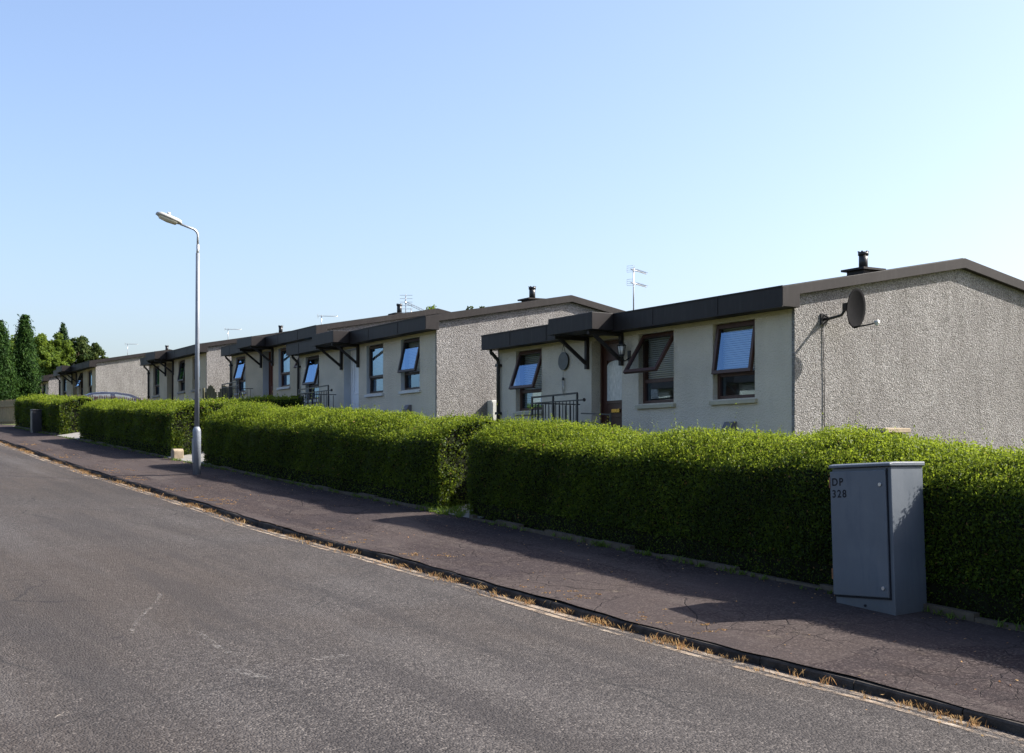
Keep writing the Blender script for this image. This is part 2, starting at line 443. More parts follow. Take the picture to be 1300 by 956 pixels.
M['obscure'] = mk_obscure()
def mk_carpaint():
    t = NT('car_paint'); p = t.bsdf((.010,.016,.035), .25, .5, .3); p.inputs['Coat Weight'].default_value = .8; return t.m
M['car'] = mk_carpaint()
M['carglass'] = simple('car_glass', (.11,.125,.13), .05, .8, var=.05)
M['tyre'] = simple('tyre', (.02,.02,.02), .85, .2)
M['lampglass'] = simple('lamp_glass', (.6,.58,.55), .1, .6)

# ------------------------------------------------------------------ ribbons of ground, road, pavement
def ribbon(name, mat, ss, dfun, zfun, nd, kind='structure', thickness=None):
    V = []; Q = []
    for s in ss:
        d0, d1 = dfun(s)
        for j in range(nd+1):
            d = d0+(d1-d0)*j/nd
            x, y = W(s, d); V.append((x, y, zfun(s, d)))
    n = nd+1
    for i in range(len(ss)-1):
        for j in range(nd):
            a = i*n+j; Q.append((a, a+1, a+n+1, a+n))
    V = np.array(V); Q = np.array(Q)
    # normals upward
    a, b, c = V[Q[0][0]], V[Q[0][1]], V[Q[0][2]]
    if np.cross(b-a, c-a)[2] < 0: Q = Q[:, ::-1]
    o = mesh_np(name, V, Q, mat, smooth=True)
    return tag(o, kind=kind)
KH = .078
S_ = list(np.arange(-16, 62, .35)) + [66, 75, 90, 120, 160]
def z_pave(s, d): return gz(s, min(d, 0)) + .006*math.sin(s*1.9+d)+.005*math.sin(s*.83-d*2.1)
ribbon('pavement', M['pave'], S_, lambda s: (kd(s)+.03+.012*math.sin(s*3.7)+.012*math.sin(s*8.9+1), .42), z_pave, 8)
RW = 6.4
def z_road(s, d):
    k = kd(s); zk = gz(s, k)-KH
    e = (k-d)
    camber = .022*min(e, RW-e) if e > 0 else 0
    return zk + max(-.02, camber)+.004*math.sin(s*1.3+d*.7)
ribbon('road', M['road'], S_, lambda s: (kd(s)-RW, kd(s)+.02), z_road, 12)
def z_far(s, d):
    k = kd(s)-RW; return gz(s, kd(s)) + .02*(k-d)
ribbon('far_pavement', M['pave'], S_, lambda s: (kd(s)-RW-4.6, kd(s)-RW-.11), z_far, 4)
# ground sheet under and around everything
gs = [-700,-300,-120,-60,-35,-22]+list(np.arange(-16, 62, 1.2))+[70,90,130,220,400,900]
gd = [-900,-300,-90,-40,-22,-13,-11.5,-10,-8,-6,-4,-2,-.6,.0,.35,.8,1.4,2,2.6,3.1,3.6,5,8,12,20,40,90,250,900]
V = []; Q = []
for s in gs:
    for d in gd:
        x, y = W(s, d)
        z = gz(min(s, 62), d) - (.22 if d < .3 else .03)
        if d < -4: z -= .1
        if d < -11: z = gz(s, -3.5)+.1
        V.append((x, y, z))
n = len(gd)
for i in range(len(gs)-1):
    for j in range(n-1): a = i*n+j; Q.append((a, a+n, a+n+1, a+1))
V = np.array(V); Q = np.array(Q)
if np.cross(V[Q[0][1]]-V[Q[0][0]], V[Q[0][2]]-V[Q[0][0]])[2] < 0: Q = Q[:, ::-1]
tag(mesh_np('ground', V, Q, M['ground']), kind='structure')

# kerbs: individual stones in one strip
def kerb(name, off, side, s0, s1):
    m = MB(); s = s0
    while s < s1:
        L = .91; e = s+L-.012
        j = random.uniform(-.006, .006); jz = random.uniform(-.007, .007)
        d0 = kd(s)+off+j; d1 = kd(e)+off+j
        w = .125*side
        zz = lambda q, d: gz(q, kd(q)) - .012 + jz
        tops = []
        A, B = W(s, d0), W(e, d1); A2, B2 = W(s, d0+w), W(e, d1+w)
        c = .014
        Ac, Bc = W(s, d0+c*side), W(e, d1+c*side)
        za, zb = zz(s, d0), zz(e, d1)
        lo = .2
        vs = [(*A, za-lo), (*B, zb-lo), (*A, za-c), (*B, zb-c), (*Ac, za), (*Bc, zb), (*A2, za), (*B2, zb), (*A2, za-lo), (*B2, zb-lo)]
        fs = [(0,1,3,2),(2,3,5,4),(4,5,7,6),(6,7,9,8),(0,2,4,6,8),(1,3,5,7,9)]
        m.add(vs, fs); s += L
    return tag(m.build(name, M['kerb']), kind='structure')
kerb('kerb', 0, 1, -15, 60)
kerb('far_kerb', -RW, -1, -15, 60)
# pale worn channel lines beside the kerb
def strip(name, mat, o0, o1, s0, s1, lift, wob=.01, kind='structure', step=.3):
    return ribbon(name, mat, list(np.arange(s0, s1, step)), lambda s: (kd(s)-o1+wob*math.sin(s*2.3), kd(s)-o0+wob*math.sin(s*3.1+1)), lambda s, d: z_road(s, d)+lift, 2)
strip('channel_line', M['channel'], .07, .15, -8, 58, .005)
strip('channel_line', M['channel'], .20, .265, -8, 58, .005)
# stone edging under the hedges
def edging(s0, s1):
    m = MB(); s = s0
    while s < s1:
        L = .6; e = min(s+L-.01, s1)
        A, B, C_, D_ = W(s, -.06), W(e, -.06), W(e, .02), W(s, .02)
        za, zb = gz(s, 0), gz(e, 0); h = .045+random.uniform(-.025, .02)
        m.add([(*A, za-.1), (*B, zb-.1), (*C_, zb-.1), (*D_, za-.1), (*A, za+h), (*B, zb+h), (*C_, zb+h), (*D_, za+h)],
              [(0,3,2,1),(4,5,6,7),(0,1,5,4),(1,2,6,5),(2,3,7,6),(3,0,4,7)])
        s += L
    return m
m = MB()
for a, b in ((-6, 7.9), (9.1, 19.1), (21.8, 29.8), (32.5, 38.4)):
    e = edging(a, b); m.add(e.v, e.f)
tag(m.build('garden_edging', M['conc']), kind='structure')
# paths through the hedge gaps and the side opening
m = MB()
for a, b in ((7.75, 9.2), (19.05, 21.85), (29.7, 32.6), (38.6, 47.5)):
    n_ = 6
    for i in range(n_):
        d0, d1 = -.05+i*.7, -.05+(i+1)*.7
        vs = [(*W(a, d0), gz(a, d0)+.012), (*W(b, d0), gz(b, d0)+.012), (*W(b, d1), gz(b, d1)+.012), (*W(a, d1), gz(a, d1)+.012)]
        m.add(vs, [(0, 1, 2, 3)])
o = m.build('garden_path', M['slab']); tag(o, kind='structure')

# ------------------------------------------------------------------ leaves
def leaves(P, N, L, w=.5, jit=.9, up=0.0, lvar=.3):
    """P,N (n,3); returns verts, quads."""
    n = len(P)
    nn = N + rng.normal(0, jit, (n, 3)); nn /= np.linalg.norm(nn, axis=1)[:, None]+1e-9
    t = rng.normal(0, 1, (n, 3)); t[:, 2] += up
    t -= nn*np.sum(t*nn, axis=1)[:, None]; t /= np.linalg.norm(t, axis=1)[:, None]+1e-9
    b = np.cross(nn, t)
    l = (L*(1+rng.uniform(-lvar, lvar, n)))[:, None]
    v0 = P - t*l*.5; v2 = P + t*l*.5
    c = P - nn*l*.08
    v1 = c + b*l*w*.5; v3 = c - b*l*w*.5
    V = np.stack([v0, v1, v2, v3], 1).reshape(-1, 3)
    Q = np.arange(4*n).reshape(n, 4)
    return V, Q
def lump(a, b, c, k=1.0):
    return (np.sin(a*2.1*k+b*1.3)+np.sin(a*4.7*k-b*3.1+c*2.0)*.6+np.sin(c*5.3*k+a*1.1+b*4.0)*.5+np.sin(a*9.1*k+c*7.7+b*8.0)*.35)/2.45

def hedge(segs, name, label, group, extra=None):
    """segs: list of dict(A=(s,d),B=(s,d),w,hf,hb,dens,leaf). Profile: upright front, sloping shoulder up to crest."""
    CV = []; CQ = []; LV = []; LQ = []; LR = []; nc = 0; nl = 0
    for g in segs:
        A = np.array(W(*g['A'])); B = np.array(W(*g['B']))
        ax = B-A; L = np.linalg.norm(ax); ax /= L
        inn = np.array([ax[1], -ax[0]])     # to the right of A->B
        if g.get('flip'): inn = -inn
        w = g['w']
        def prof(u, f):      # u in 0..1 along; returns control points (lateral, height)
            hf = g['hf'][0]+(g['hf'][1]-g['hf'][0])*u; hb = g['hb'][0]+(g['hb'][1]-g['hb'][0])*u
            sh = g.get('sh', .13)
            return [(.06, 0), (.0, .25), (-.02, hf*.6), (-.01, hf-.06), (.05, hf+.02), (.18, hf+(hb-hf)*.36), (.42, hf+(hb-hf)*.78), (.72, hb), (w-.12, hb-.04), (w, hb-.2), (w, .3), (w-.05, 0)]
        nu = max(4, int(L/.12)); 
        npf = 12
        def point(u, q):      # arrays u in 0..1, q in 0..npf-1 float
            U = u; pr0 = np.array(prof(0, 0)); pr1 = np.array(prof(1, 0))
            i = np.clip(q.astype(int), 0, npf-2); f = (q-i)[:, None]
            p0 = pr0[i]*(1-f)+pr0[i+1]*f; p1 = pr1[i]*(1-f)+pr1[i+1]*f
            p = p0*(1-U[:, None])+p1*U[:, None]
            # segment tangent -> normal in (lat, h)
            tg = (pr0[i+1]-pr0[i]); nn = np.stack([-tg[:, 1], tg[:, 0]], 1); nn /= np.linalg.norm(nn, axis=1)[:, None]+1e-9
            xy = A[None]+ax[None]*(U*L)[:, None]+inn[None]*p[:, :1]
            gzs = np.array([gz(*SD(x, y)) if False else 0 for x, y in xy]) if False else None
            # ground height at the front line for this u (so the top follows the street)
            sA, dA = g['A']; sB, dB = g['B']
            ss = sA+(sB-sA)*U; dd = dA+(dB-dA)*U
            g0 = np.interp(U, np.linspace(0, 1, 20), [gz(sA+(sB-sA)*q_, dA+(dB-dA)*q_) for q_ in np.linspace(0, 1, 20)]) + g.get('zoff', 0)
            z = g0+p[:, 1]
            P3 = np.stack([xy[:, 0], xy[:, 1], z], 1)
            N3 = np.stack([inn[0]*nn[:, 0], inn[1]*nn[:, 0], nn[:, 1]], 1)
            lm = lump(U*L+g.get('ph', 0), p[:, 0], z)*(.06*np.clip(p[:, 1]/.4, 0, 1))
            # a slow waviness of the clipped top
            P3 = P3+N3*lm[:, None]
            P3[:, 2] += np.clip(p[:, 1]-.6, 0, 1)*(.045*np.sin(U*L*1.1+g.get('ph', 0))+.03*np.sin(U*L*2.9+1))
            return P3, N3
        # core, shrunk
        for i in range(nu+1):
            u = np.full(npf, i/nu); q = np.arange(npf).astype(float)-1e-6; q[0] = 0
            P3, N3 = point(u, q)
            C = P3-N3*.06
            CV.append(C)
        for i in range(nu):
            for j in range(npf-1):
                a = nc+i*npf+j; CQ.append((a, a+1, a+npf+1, a+npf))
        # end caps of the core as quads
        for e in (0, nu):
            for j in range(npf//2-1):
                a = nc+e*npf; CQ.append((a+j, a+j+1, a+npf-2-j, a+npf-1-j))
        nc += (nu+1)*npf
        # leaves on the long sides + top
        pr = np.array(prof(.5, 0)); sl = np.linalg.norm(np.diff(pr, axis=0), axis=1)
        wt = sl.copy(); wt[9:] *= .35; wt[0] *= .28; wt[4:8] *= 1.35
        cum = np.cumsum(wt)/wt.sum()
        area = wt.sum()*L; n = int(area*g['dens'])
        r = rng.uniform(0, 1, n); q = np.interp(r, np.concatenate([[0], cum]), np.arange(npf)); q = np.clip(q, 0, npf-1.001)
        u = rng.uniform(0, 1, n)
        P3, N3 = point(u, q)
        off = rng.exponential(.022, n)-.045; off = np.minimum(off, .06)
        P3 = P3+N3*off[:, None]
        # thin patches low down
        V, Q = leaves(P3, N3*.9, g['leaf'], .52, .75)
        LV.append(V); LQ.append(Q+nl); nl += len(V)
        rr = rng.beta(2, 2.6, n)+.18*lump(u*L*1.7, q, q*0)+np.where((q > 3.6) & (q < 9.2), .34, -.16); rr = rr+.16*np.sin(u*L*.9+np.sin(u*L*2.3)+q*.8)*np.sin(u*L*.37+1.7); LR.append(rr)  # lighter top is new growth plus painted sunlight; darker sides are painted shade
        # end faces
        for e, sgn in ((0, -1), (1, 1)):
            if g.get('noend') == e: continue
            ne = int(w*1.2*g['dens']*1.9)
            lat = rng.uniform(.02, w-.05, ne); pu = np.full(ne, float(e)); 
            top = np.interp(lat, [0, .05, .18, .42, .72, w], [p_[1] for p_ in (prof(e,0)[3], prof(e,0)[4], prof(e,0)[5], prof(e,0)[6], prof(e,0)[7], prof(e,0)[9])])
            hh = rng.uniform(.03, 1, ne)*top
            xy = A[None]+ax[None]*(e*L)+inn[None]*lat[:, None]
            sE, dE = g['A'] if e == 0 else g['B']
            z = gz(sE, dE)+g.get('zoff', 0)+hh
            P3 = np.stack([xy[:, 0], xy[:, 1], z], 1); N3 = np.tile(np.array([ax[0]*sgn, ax[1]*sgn, 0]), (ne, 1))
            P3 = P3+N3*(.05*lump(lat*3, hh*2, hh)+rng.exponential(.03, ne)-.03)[:, None]
            V, Q = leaves(P3, N3, g['leaf'], .52, .75); LV.append(V); LQ.append(Q+nl); nl += len(V)
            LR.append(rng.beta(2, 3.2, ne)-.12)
        # shoots on the top
        ns = int(L*g.get('shoots', 60))
        u = rng.uniform(0, 1, ns); q = rng.uniform(4.2, 9.0, ns)
        P0, N0 = point(u, q)
        k = 7
        hgt = (rng.gamma(2.0, .022, ns)+.015)*np.where(rng.uniform(0, 1, ns) < .06, 2.3, 1.0)
        dirv = np.stack([rng.normal(0, .25, ns), rng.normal(0, .25, ns), np.ones(ns)], 1)
        for i in range(k):
            f = (i+.5)/k
            Pp = P0+dirv*(hgt*f)[:, None]+rng.normal(0, .006, (ns, 3))
            Nn = np.stack([rng.normal(0, 1, ns), rng.normal(0, 1, ns), np.full(ns, .4)], 1)
            V, Q = leaves(Pp, Nn, g['leaf']*(1.0-.35*f), .5, .3, up=1.2); LV.append(V); LQ.append(Q+nl); nl += len(V)
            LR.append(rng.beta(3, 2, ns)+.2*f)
    root = empty(name, (*W(*segs[0]['A']), gz(*segs[0]['A'])), 0, label, 'hedge', group)
    Lc = np.array(root.location)
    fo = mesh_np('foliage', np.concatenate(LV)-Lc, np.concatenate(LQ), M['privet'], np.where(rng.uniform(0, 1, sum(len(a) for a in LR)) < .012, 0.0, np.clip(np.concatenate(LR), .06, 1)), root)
    co = mesh_np('stems', np.concatenate(CV)-Lc, np.array(CQ), M['twig'], None, root)
    return root
HG = 'clipped privet hedges along the pavement'
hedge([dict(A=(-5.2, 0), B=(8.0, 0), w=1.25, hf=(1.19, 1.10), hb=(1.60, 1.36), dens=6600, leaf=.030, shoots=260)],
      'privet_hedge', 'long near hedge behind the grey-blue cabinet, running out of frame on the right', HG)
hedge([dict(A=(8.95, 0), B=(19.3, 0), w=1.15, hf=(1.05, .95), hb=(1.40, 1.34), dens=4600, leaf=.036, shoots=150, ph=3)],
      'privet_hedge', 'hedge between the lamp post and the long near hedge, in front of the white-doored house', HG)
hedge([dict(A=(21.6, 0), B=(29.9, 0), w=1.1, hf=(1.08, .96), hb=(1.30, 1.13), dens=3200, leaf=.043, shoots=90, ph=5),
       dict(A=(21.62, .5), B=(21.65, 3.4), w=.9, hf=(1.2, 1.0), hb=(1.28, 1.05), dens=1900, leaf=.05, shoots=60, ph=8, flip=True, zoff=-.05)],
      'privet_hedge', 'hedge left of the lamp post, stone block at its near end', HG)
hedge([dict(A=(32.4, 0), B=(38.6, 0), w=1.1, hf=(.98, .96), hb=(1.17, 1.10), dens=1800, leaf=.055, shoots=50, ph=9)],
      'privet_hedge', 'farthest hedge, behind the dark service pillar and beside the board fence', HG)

# dry weeds along the kerb, green tufts below hedges
def blades(pts, h, spread, wid, mat, name, label_kind='stuff', n=14):
    V = []; Q = []; Rr = []
    k = 0
    for (x, y, z, sc) in pts:
        for _ in range(int(n*sc)+3):
            a = random.uniform(0, 6.283); r = abs(random.gauss(0, spread*sc)); bx, by = x+math.cos(a)*r, y+math.sin(a)*r*.6
            hh = h*sc*random.uniform(.35, 1.1); lean = random.uniform(.1, 1.1)*hh; b = random.uniform(0, 6.283)
            tx, ty = bx+math.cos(b)*lean, by+math.sin(b)*lean
            px_, py_ = -math.sin(b)*wid, math.cos(b)*wid
            V += [(bx-px_, by-py_, z), (bx+px_, by+py_, z), ((bx+tx)/2+px_*.8, (by+ty)/2+py_*.8, z+hh*.7), (tx, ty, z+hh)]
            Q.append((k, k+1, k+2, k+3)); k += 4; Rr.append(random.betavariate(2, 2))
    o = mesh_np(name, V, Q, mat, Rr); return tag(o, kind='stuff')
pts = []
for _ in range(1300):
    s = random.uniform(-6, 34)
    if math.sin(s*1.7)+math.sin(s*.9+2)+.9*math.sin(s*5.1)+.6*math.sin(s*13.) < .55 and random.random() < .78: continue
    d = kd(s)-abs(random.gauss(.03, .05)) if random.random() < .8 else kd(s)-random.uniform(.0, .22)
    pts.append((*W(s, d), z_road(s, d), random.choice((.25, .35, .5, .8, 1.3))))
blades(pts, .048, .07, .003, M['dry'], 'dry_weeds', n=15)
pts = []
for _ in range(420):
    s = random.uniform(-6, 30); d = kd(s)+.12+abs(random.gauss(0, .22))
    if math.sin(s*2.7)+math.sin(s*1.1) < .2: continue
    pts.append((*W(s, d), z_pave(s, d), random.uniform(.2, .6)))
blades(pts, .03, .09, .005, M['dry'], 'dry_moss', n=26)
pts = []
for _ in range(420):
    s = random.uniform(-6, 38); d = -.07-abs(random.gauss(0, .05))
    pts.append((*W(s, d), gz(s, 0), random.uniform(.2, .9)))
for _ in range(160):
    s = random.uniform(8.1, 9.4); d = random.uniform(-.12, .9); pts.append((*W(s, d), gz(s, d), random.uniform(.5, 1.1)))
blades(pts, .09, .05, .006, M['weed'], 'green_weeds', n=9)
# fallen leaves and grit on the pavement
n = 900
V = []
s = rng.uniform(-6, 30, n); d = np.array([random.choice((random.uniform(-3, 0), random.uniform(-.35, -.05))) for _ in range(n)])
P = np.array([(*W(a, b), z_pave(a, b)+.008) for a, b in zip(s, d)])
Vv, Qq = leaves(P, np.tile([0, 0, 1.0], (n, 1)), .028, .55, .25)
o = mesh_np('fallen_leaves', Vv, Qq, M['dry'], rng.beta(2, 2, n)); tag(o, kind='stuff')

# chalky scuffs on the road
def scuff(p0, p1, wd, name='scuff_mark'):
    (s0, d0), (s1, d1) = p0, p1
    ss = np.linspace(0, 1, 14); V = []; Q = []
    A = np.array(W(s0, d0)); B = np.array(W(s1, d1)); t = (B-A)/np.linalg.norm(B-A); nn = np.array([-t[1], t[0]])
    for i, f in enumerate(ss):
        c = A+(B-A)*f+nn*.02*math.sin(f*7)
        for e in (-1, 1):
            q = c+nn*wd*e; s_, d_ = SD(*q); V.append((*q, z_road(s_, d_)+.005))
    for i in range(13): Q.append((2*i, 2*i+1, 2*i+3, 2*i+2))
    o = mesh_np(name, V, Q, M['scuff']); return tag(o, kind='structure')
def road_hit(px, py):
    s, d = hit(px, py); 
    lo, hi = 3.0, 60.0
    for _ in range(50):
        m_ = (lo+hi)/2; X = (px-650)/F*m_; s, d = SD(X, m_)
        if EYE-(py-HZ)/F*m_ > z_road(s, d): lo = m_
        else: hi = m_
    return SD((px-650)/F*lo, lo)
scuff(road_hit(204, 754), road_hit(164, 806), .018)
scuff(road_hit(240, 800), road_hit(310, 838), .03)
scuff(road_hit(400, 838), road_hit(440, 832), .05)
scuff(road_hit(290, 850), road_hit(345, 862), .05)
scuff(road_hit(55, 619), road_hit(72, 619), .05)
scuff(road_hit(20, 783), road_hit(46, 781), .04)

# ------------------------------------------------------------------ houses
UA = math.atan2(.8599, -.5105)      # heading of the terrace, uphill
C1 = (4.02, 17.88); UU = (-.5105, .8599); VV = (.8599, .5105)
def HP(t, q): return (C1[0]+UU[0]*t+VV[0]*q, C1[1]+UU[1]*t+VV[1]*q)
WD = 6.9
def pane_grid(m, x0, x1, z0, z1, y):
    m.add([(x0, y, z0), (x1, y, z0), (x1, y, z1), (x0, y, z1)], [(0, 1, 2, 3)])
def frame_ring(m, x0, x1, z0, z1, y0, y1, t):
    m.box(x0, x1, y0, y1, z0, z0+t); m.box(x0, x1, y0, y1, z1-t, z1)
    m.box(x0, x0+t, y0, y1, z0+t, z1-t); m.box(x1-t, x1, y0, y1, z0+t, z1-t)

def window(parent, x0, x1, z0, z1, tilt, fmat, sillmat, blind, label=None):
    T = .375
    m = MB(); frame_ring(m, x0, x1, z0, z1, -.165, -.095, .055)
    zt = z0+T
    m.box(x0+.055, x1-.055, -.160, -.100, zt-.03, zt+.03)
    w = m.build('window', M[fmat], parent)
    if label: w['label'] = label
    # sash hinged along its top edge
    hx0, hx1 = x0+.035, x1-.035; H = (z1-.03)-(zt-.0)
    s = MB(); frame_ring(s, hx0, hx1, -H, 0, -.02, .035, .055)
    so = s.build('sash', M[fmat], w, bevel=.004); so.location = (0, -.088, z1-.03); so.rotation_euler = (R(tilt), 0, 0)
    g = MB(); pane_grid(g, hx0+.05, hx1-.05, -H+.05, -.05, .004)
    go = g.build('pane', M['glass'], w); go.location = so.location; go.rotation_euler = so.rotation_euler
    g = MB(); pane_grid(g, x0+.05, x1-.05, z0+.05, zt-.025, -.13); g.build('pane', M['glass'], w)
    sl = MB()
    sl.prism([(-.16, z0-.075), (.055, z0-.085), (.055, z0-.025), (-.16, z0-.003)], 'x', x0-.06, x1+.03)
    sl.build('sill', M[sillmat], w, bevel=.004)
    if blind:
        b = MB(); z = z1-.05; lo = z0+.06 if blind == 1 else (zt if blind == 2 else z0+.06)
        while z > lo:
            b.obox(((x0+x1)/2, -.19, z), (1, 0, 0), (0, math.cos(.6), math.sin(.6)), (0, -math.sin(.6), math.cos(.6)), (x1-x0)/2-.03, .017, .0012)
            z -= .034
        b.box(x0+.03, x1-.03, -.24, -.2, z1-.06, z1-.02)
        b.build('blind', M['blind'], w)
    else:
        c = MB()
        n = 24; 
        for k in range(2):
            a0 = x0+.03 if k == 0 else x1-.03-.2
            vs = []; 
            for i in range(n+1):
                xx = a0+.2*i/n; yy = -.26+.018*math.sin(i*1.9)
                vs += [(xx, yy, z0+.02), (xx, yy, z1-.02)]
            c.add(vs, [(2*i, 2*i+2, 2*i+3, 2*i+1) for i in range(n)], True)
        c.build('curtain', M['curtain'], w)
    return w

def aerial(loc_tq, ztop, zroof, boom_ang, label, kind='yagi', n=2):
    x, y = HP(*loc_tq)
    r = empty('tv_aerial', (x, y, zroof), boom_ang, label, 'tv aerial', 'television aerials on the roofs')
    H = ztop-zroof
    m = MB(); m.tube([(0, 0, -.1), (0, 0, H)], .013, 8); m.build('mast', M['alu'], r)
    for k in range(n):
        z = H-.03-.26*k
        b = MB(); b.tube([(-.12, 0, z), (.55, 0, z-.02)], .008, 6)
        for i in range(9):
            xx = .02+i*.062; L = .085-.004*i
            b.bar((xx, -L, z), (xx, L, z), .006)
            b.bar((xx, 0, z-.03), (xx, 0, z+.03), .004)
        # reflector grid
        for q in range(4): b.bar((-.12, -.08, z-.06+.04*q), (-.12, .08, z-.06+.04*q), .005)
        b.bar((-.12, -.08, z-.06), (-.12, -.08, z+.06), .005); b.bar((-.12, .08, z-.06), (-.12, .08, z+.06), .005)
        b.build('boom', M['alu'], r)
    return r

def house(t0, q0, zs, label, L=8.26, tilts=(0, 0, 0), fm='frame', door='door_brown', sill='sill', wall='render', blinds=(1, 1, 1),
          reveal=None, rail=None, flue=True, flue_x=1.92, flue_y=-3.35, pipe=True, letter=True, glazed=True, kind_rail=0, dlabel=None, detail=True):
    x, y = HP(t0, q0); zf = zs-.95
    h = empty('bungalow', (x, y, zf), UA, label, 'house', 'grey rendered bungalows with flat dark fascias')
    Bt = -1.6
    # gable walls (pebbledash) at both ends
    prof = [(.012, -.1), (.012, 2.39), (-3.45, 3.02), (-WD, 2.39), (-WD, -.1)]
    MB().prism(prof, 'x', 0, .06).build('gable_wall', M['pebble'], h)
    MB().prism([(0, -.1), (0, 2.39), (-3.45, 3.02), (-WD, 2.39), (-WD, -.1)], 'x', L-.06, L).build('gable_wall', M['pebble'], h)
    m = MB(); m.box(.008, L-.008, -WD+.01, -.004, Bt, -.103); m.build('plinth', M['brick'], h)
    MB().box(.07, L-.07, -WD, -WD+.1, -.1, 2.39).build('rear_wall', M['pebble'], h)
    # front wall with openings
    wins = [(.85, 1.81), (2.78, 3.73), (6.78, 7.73)]; dr = (4.20, 5.12)
    if L < 8: wins = [(.85, 1.75), (2.7, 3.55), (6.2, 7.1)]
    xs = [.06, wins[0][0], wins[0][1], wins[1][0], wins[1][1], dr[0], dr[1], wins[2][0], wins[2][1], L-.06]
    zsn = [-.1, .03, .95, 2.11, 2.36]
    m = MB()
    def hole(i, j):
        if i in (1, 3, 7): return j == 2
        if i == 5: return j in (1, 2)
        return False
    ncx = len(xs)-1
    for i in range(ncx):
        for j in range(4):
            if hole(i, j): continue
            m.add([(xs[i], 0, zsn[j]), (xs[i+1], 0, zsn[j]), (xs[i+1], 0, zsn[j+1]), (xs[i], 0, zsn[j+1])], [(0, 1, 2, 3)])
    m.build('front_wall', M[wall], h, fix=False)
    bd = MB(); bd.box(.062, L-.062, .0, .006, 2.115, 2.178); bd.build('wall_band', M['band'], h)
    for (a, b, c, e) in [(w0, w1, .95, 2.11) for w0, w1 in wins]+[(dr[0], dr[1], .03, 2.11)]:
        m = MB(); y1 = -.17 if e-c < 1.5 else -.26
        m.add([(a, .001, c), (a, y1, c), (a, y1, e), (a, .001, e)], [(0, 1, 2, 3)])
        m.add([(b, .001, c), (b, y1, c), (b, y1, e), (b, .001, e)], [(0, 1, 2, 3)])
        m.add([(a, .001, e), (b, .001, e), (b, y1, e), (a, y1, e)], [(0, 1, 2, 3)])
        m.add([(a, .001, c), (b, .001, c), (b, y1, c), (a, y1, c)], [(0, 1, 2, 3)])
        m.build('reveal', M[reveal or wall], h, fix=False)
    # room behind: back, floor, ceiling
    m = MB(); m.box(.3, L-.3, -2.6, -2.5, 0, 2.34); m.box(.2, L-.2, -3, -.28, -.02, 0); m.box(.2, L-.2, -3, -.28, 2.3, 2.34)
    for xx in (2.2, 4.0, 5.4): m.box(xx, xx+.08, -2.5, -.3, 0, 2.3)
    m.build('room', M['inner'], h)
    for (w0, w1), tl, bl in zip(wins, tilts, blinds): window(h, w0, w1, .95, 2.11, tl, fm, sill, bl)
    # door
    d = MB(); frame_ring(d, dr[0], dr[1], .03, 2.11, -.27, -.19, .055)
    d.box(dr[0]+.05, dr[1]-.05, -.26, -.215, .07, 2.06)
    ws = 6
    dx0, dx1 = dr[0]+.05, dr[1]-.05
    for a, b in ((.16, .28), (.38, .75)):
        frame_ring(d, dx0+.13, dx1-.13, a+.0, b+.03, -.215, -.200, .025)
    frame_ring(d, dx0+.11, dx1-.11, 1.0, 1.80, -.215, -.192, .04)
    do = d.build('door', M[door], h)
    if dlabel: do['label'] = dlabel
    if glazed:
        n_ = 10; cx = (dx0+dx1)/2; rw = (dx1-dx0)/2-.15
        poly = [(cx-rw, 1.05), (cx+rw, 1.05), (cx+rw, 1.66)]+[(cx+rw*math.cos(math.pi*k/n_), 1.66+.09*math.sin(math.pi*k/n_)) for k in range(1, n_)]+[(cx-rw, 1.66)]
        MB().prism(poly, 'y', -.213, -.196).build('glazing', M['obscure'], do)
    if letter: MB().box(cx-.12 if glazed else 4.54, cx+.12 if glazed else 4.78, -.2, -.188, .84, .90).build('letterbox', M['brass'], do)
    MB().bar((dx0+.07, -.17, .98), (dx0+.07, -.17, 1.12), .018).build('handle', M['steel'], do)
    # roof
    e = .095
    rp = [(.33, 2.18), (.33, 2.46), (-3.45, 3.155), (-7.23, 2.46), (-7.23, 2.18), (-WD-.02, 2.18), (-WD-.02, 2.37), (-3.45, 3.0), (.0, 2.37), (.0, 2.18)]
    MB().prism(rp, 'x', -e, L+e-(.19 if False else 0)).build('roof', M['trim'], h, bevel=.006)
    m = MB(); m.add([(-e+.05, .27, 2.479), (L+e-.05, .27, 2.479), (L+e-.05, -3.45, 3.162), (-e+.05, -3.45, 3.162)], [(0, 1, 2, 3)])
    m.add([(-e+.05, -7.17, 2.479), (L+e-.05, -7.17, 2.479), (L+e-.05, -3.45, 3.163), (-e+.05, -3.45, 3.163)], [(0, 1, 2, 3)])
    m.build('roof_covering', M['roof'], h, fix=False)
    # fascia joints and drip edge
    m = MB()
    for xx in (1.3, 2.9, 6.1, 7.4): m.box(xx, xx+.045, .331, .336, 2.190, 2.450)
    m.box(-e-.004, L+e+.004, .322, .342, 2.452, 2.472)
    m.box(-e-.004, L+e+.004, .322, .340, 2.172, 2.188)
    m.build('fascia_trim', M['trim'], h)
    # canopy over the door
    cx0, cx1 = 3.98, 5.34
    c = MB(); c.box(cx0, cx1, .335, .77, 2.19, 2.475); c.build('canopy', M['trim'], h, bevel=.006)
    for bx in (dr[0]-.02, dr[1]+.10):
        b = MB(); b.box(bx-.035, bx+.035, .002, .065, 1.62, 2.175); b.bar((bx, .03, 1.70), (bx, .64, 2.16), .055, .055); b.box(bx-.03, bx+.03, .066, .72, 2.12, 2.178)
        b.build('bracket', M['timber'], h, bevel=.004)
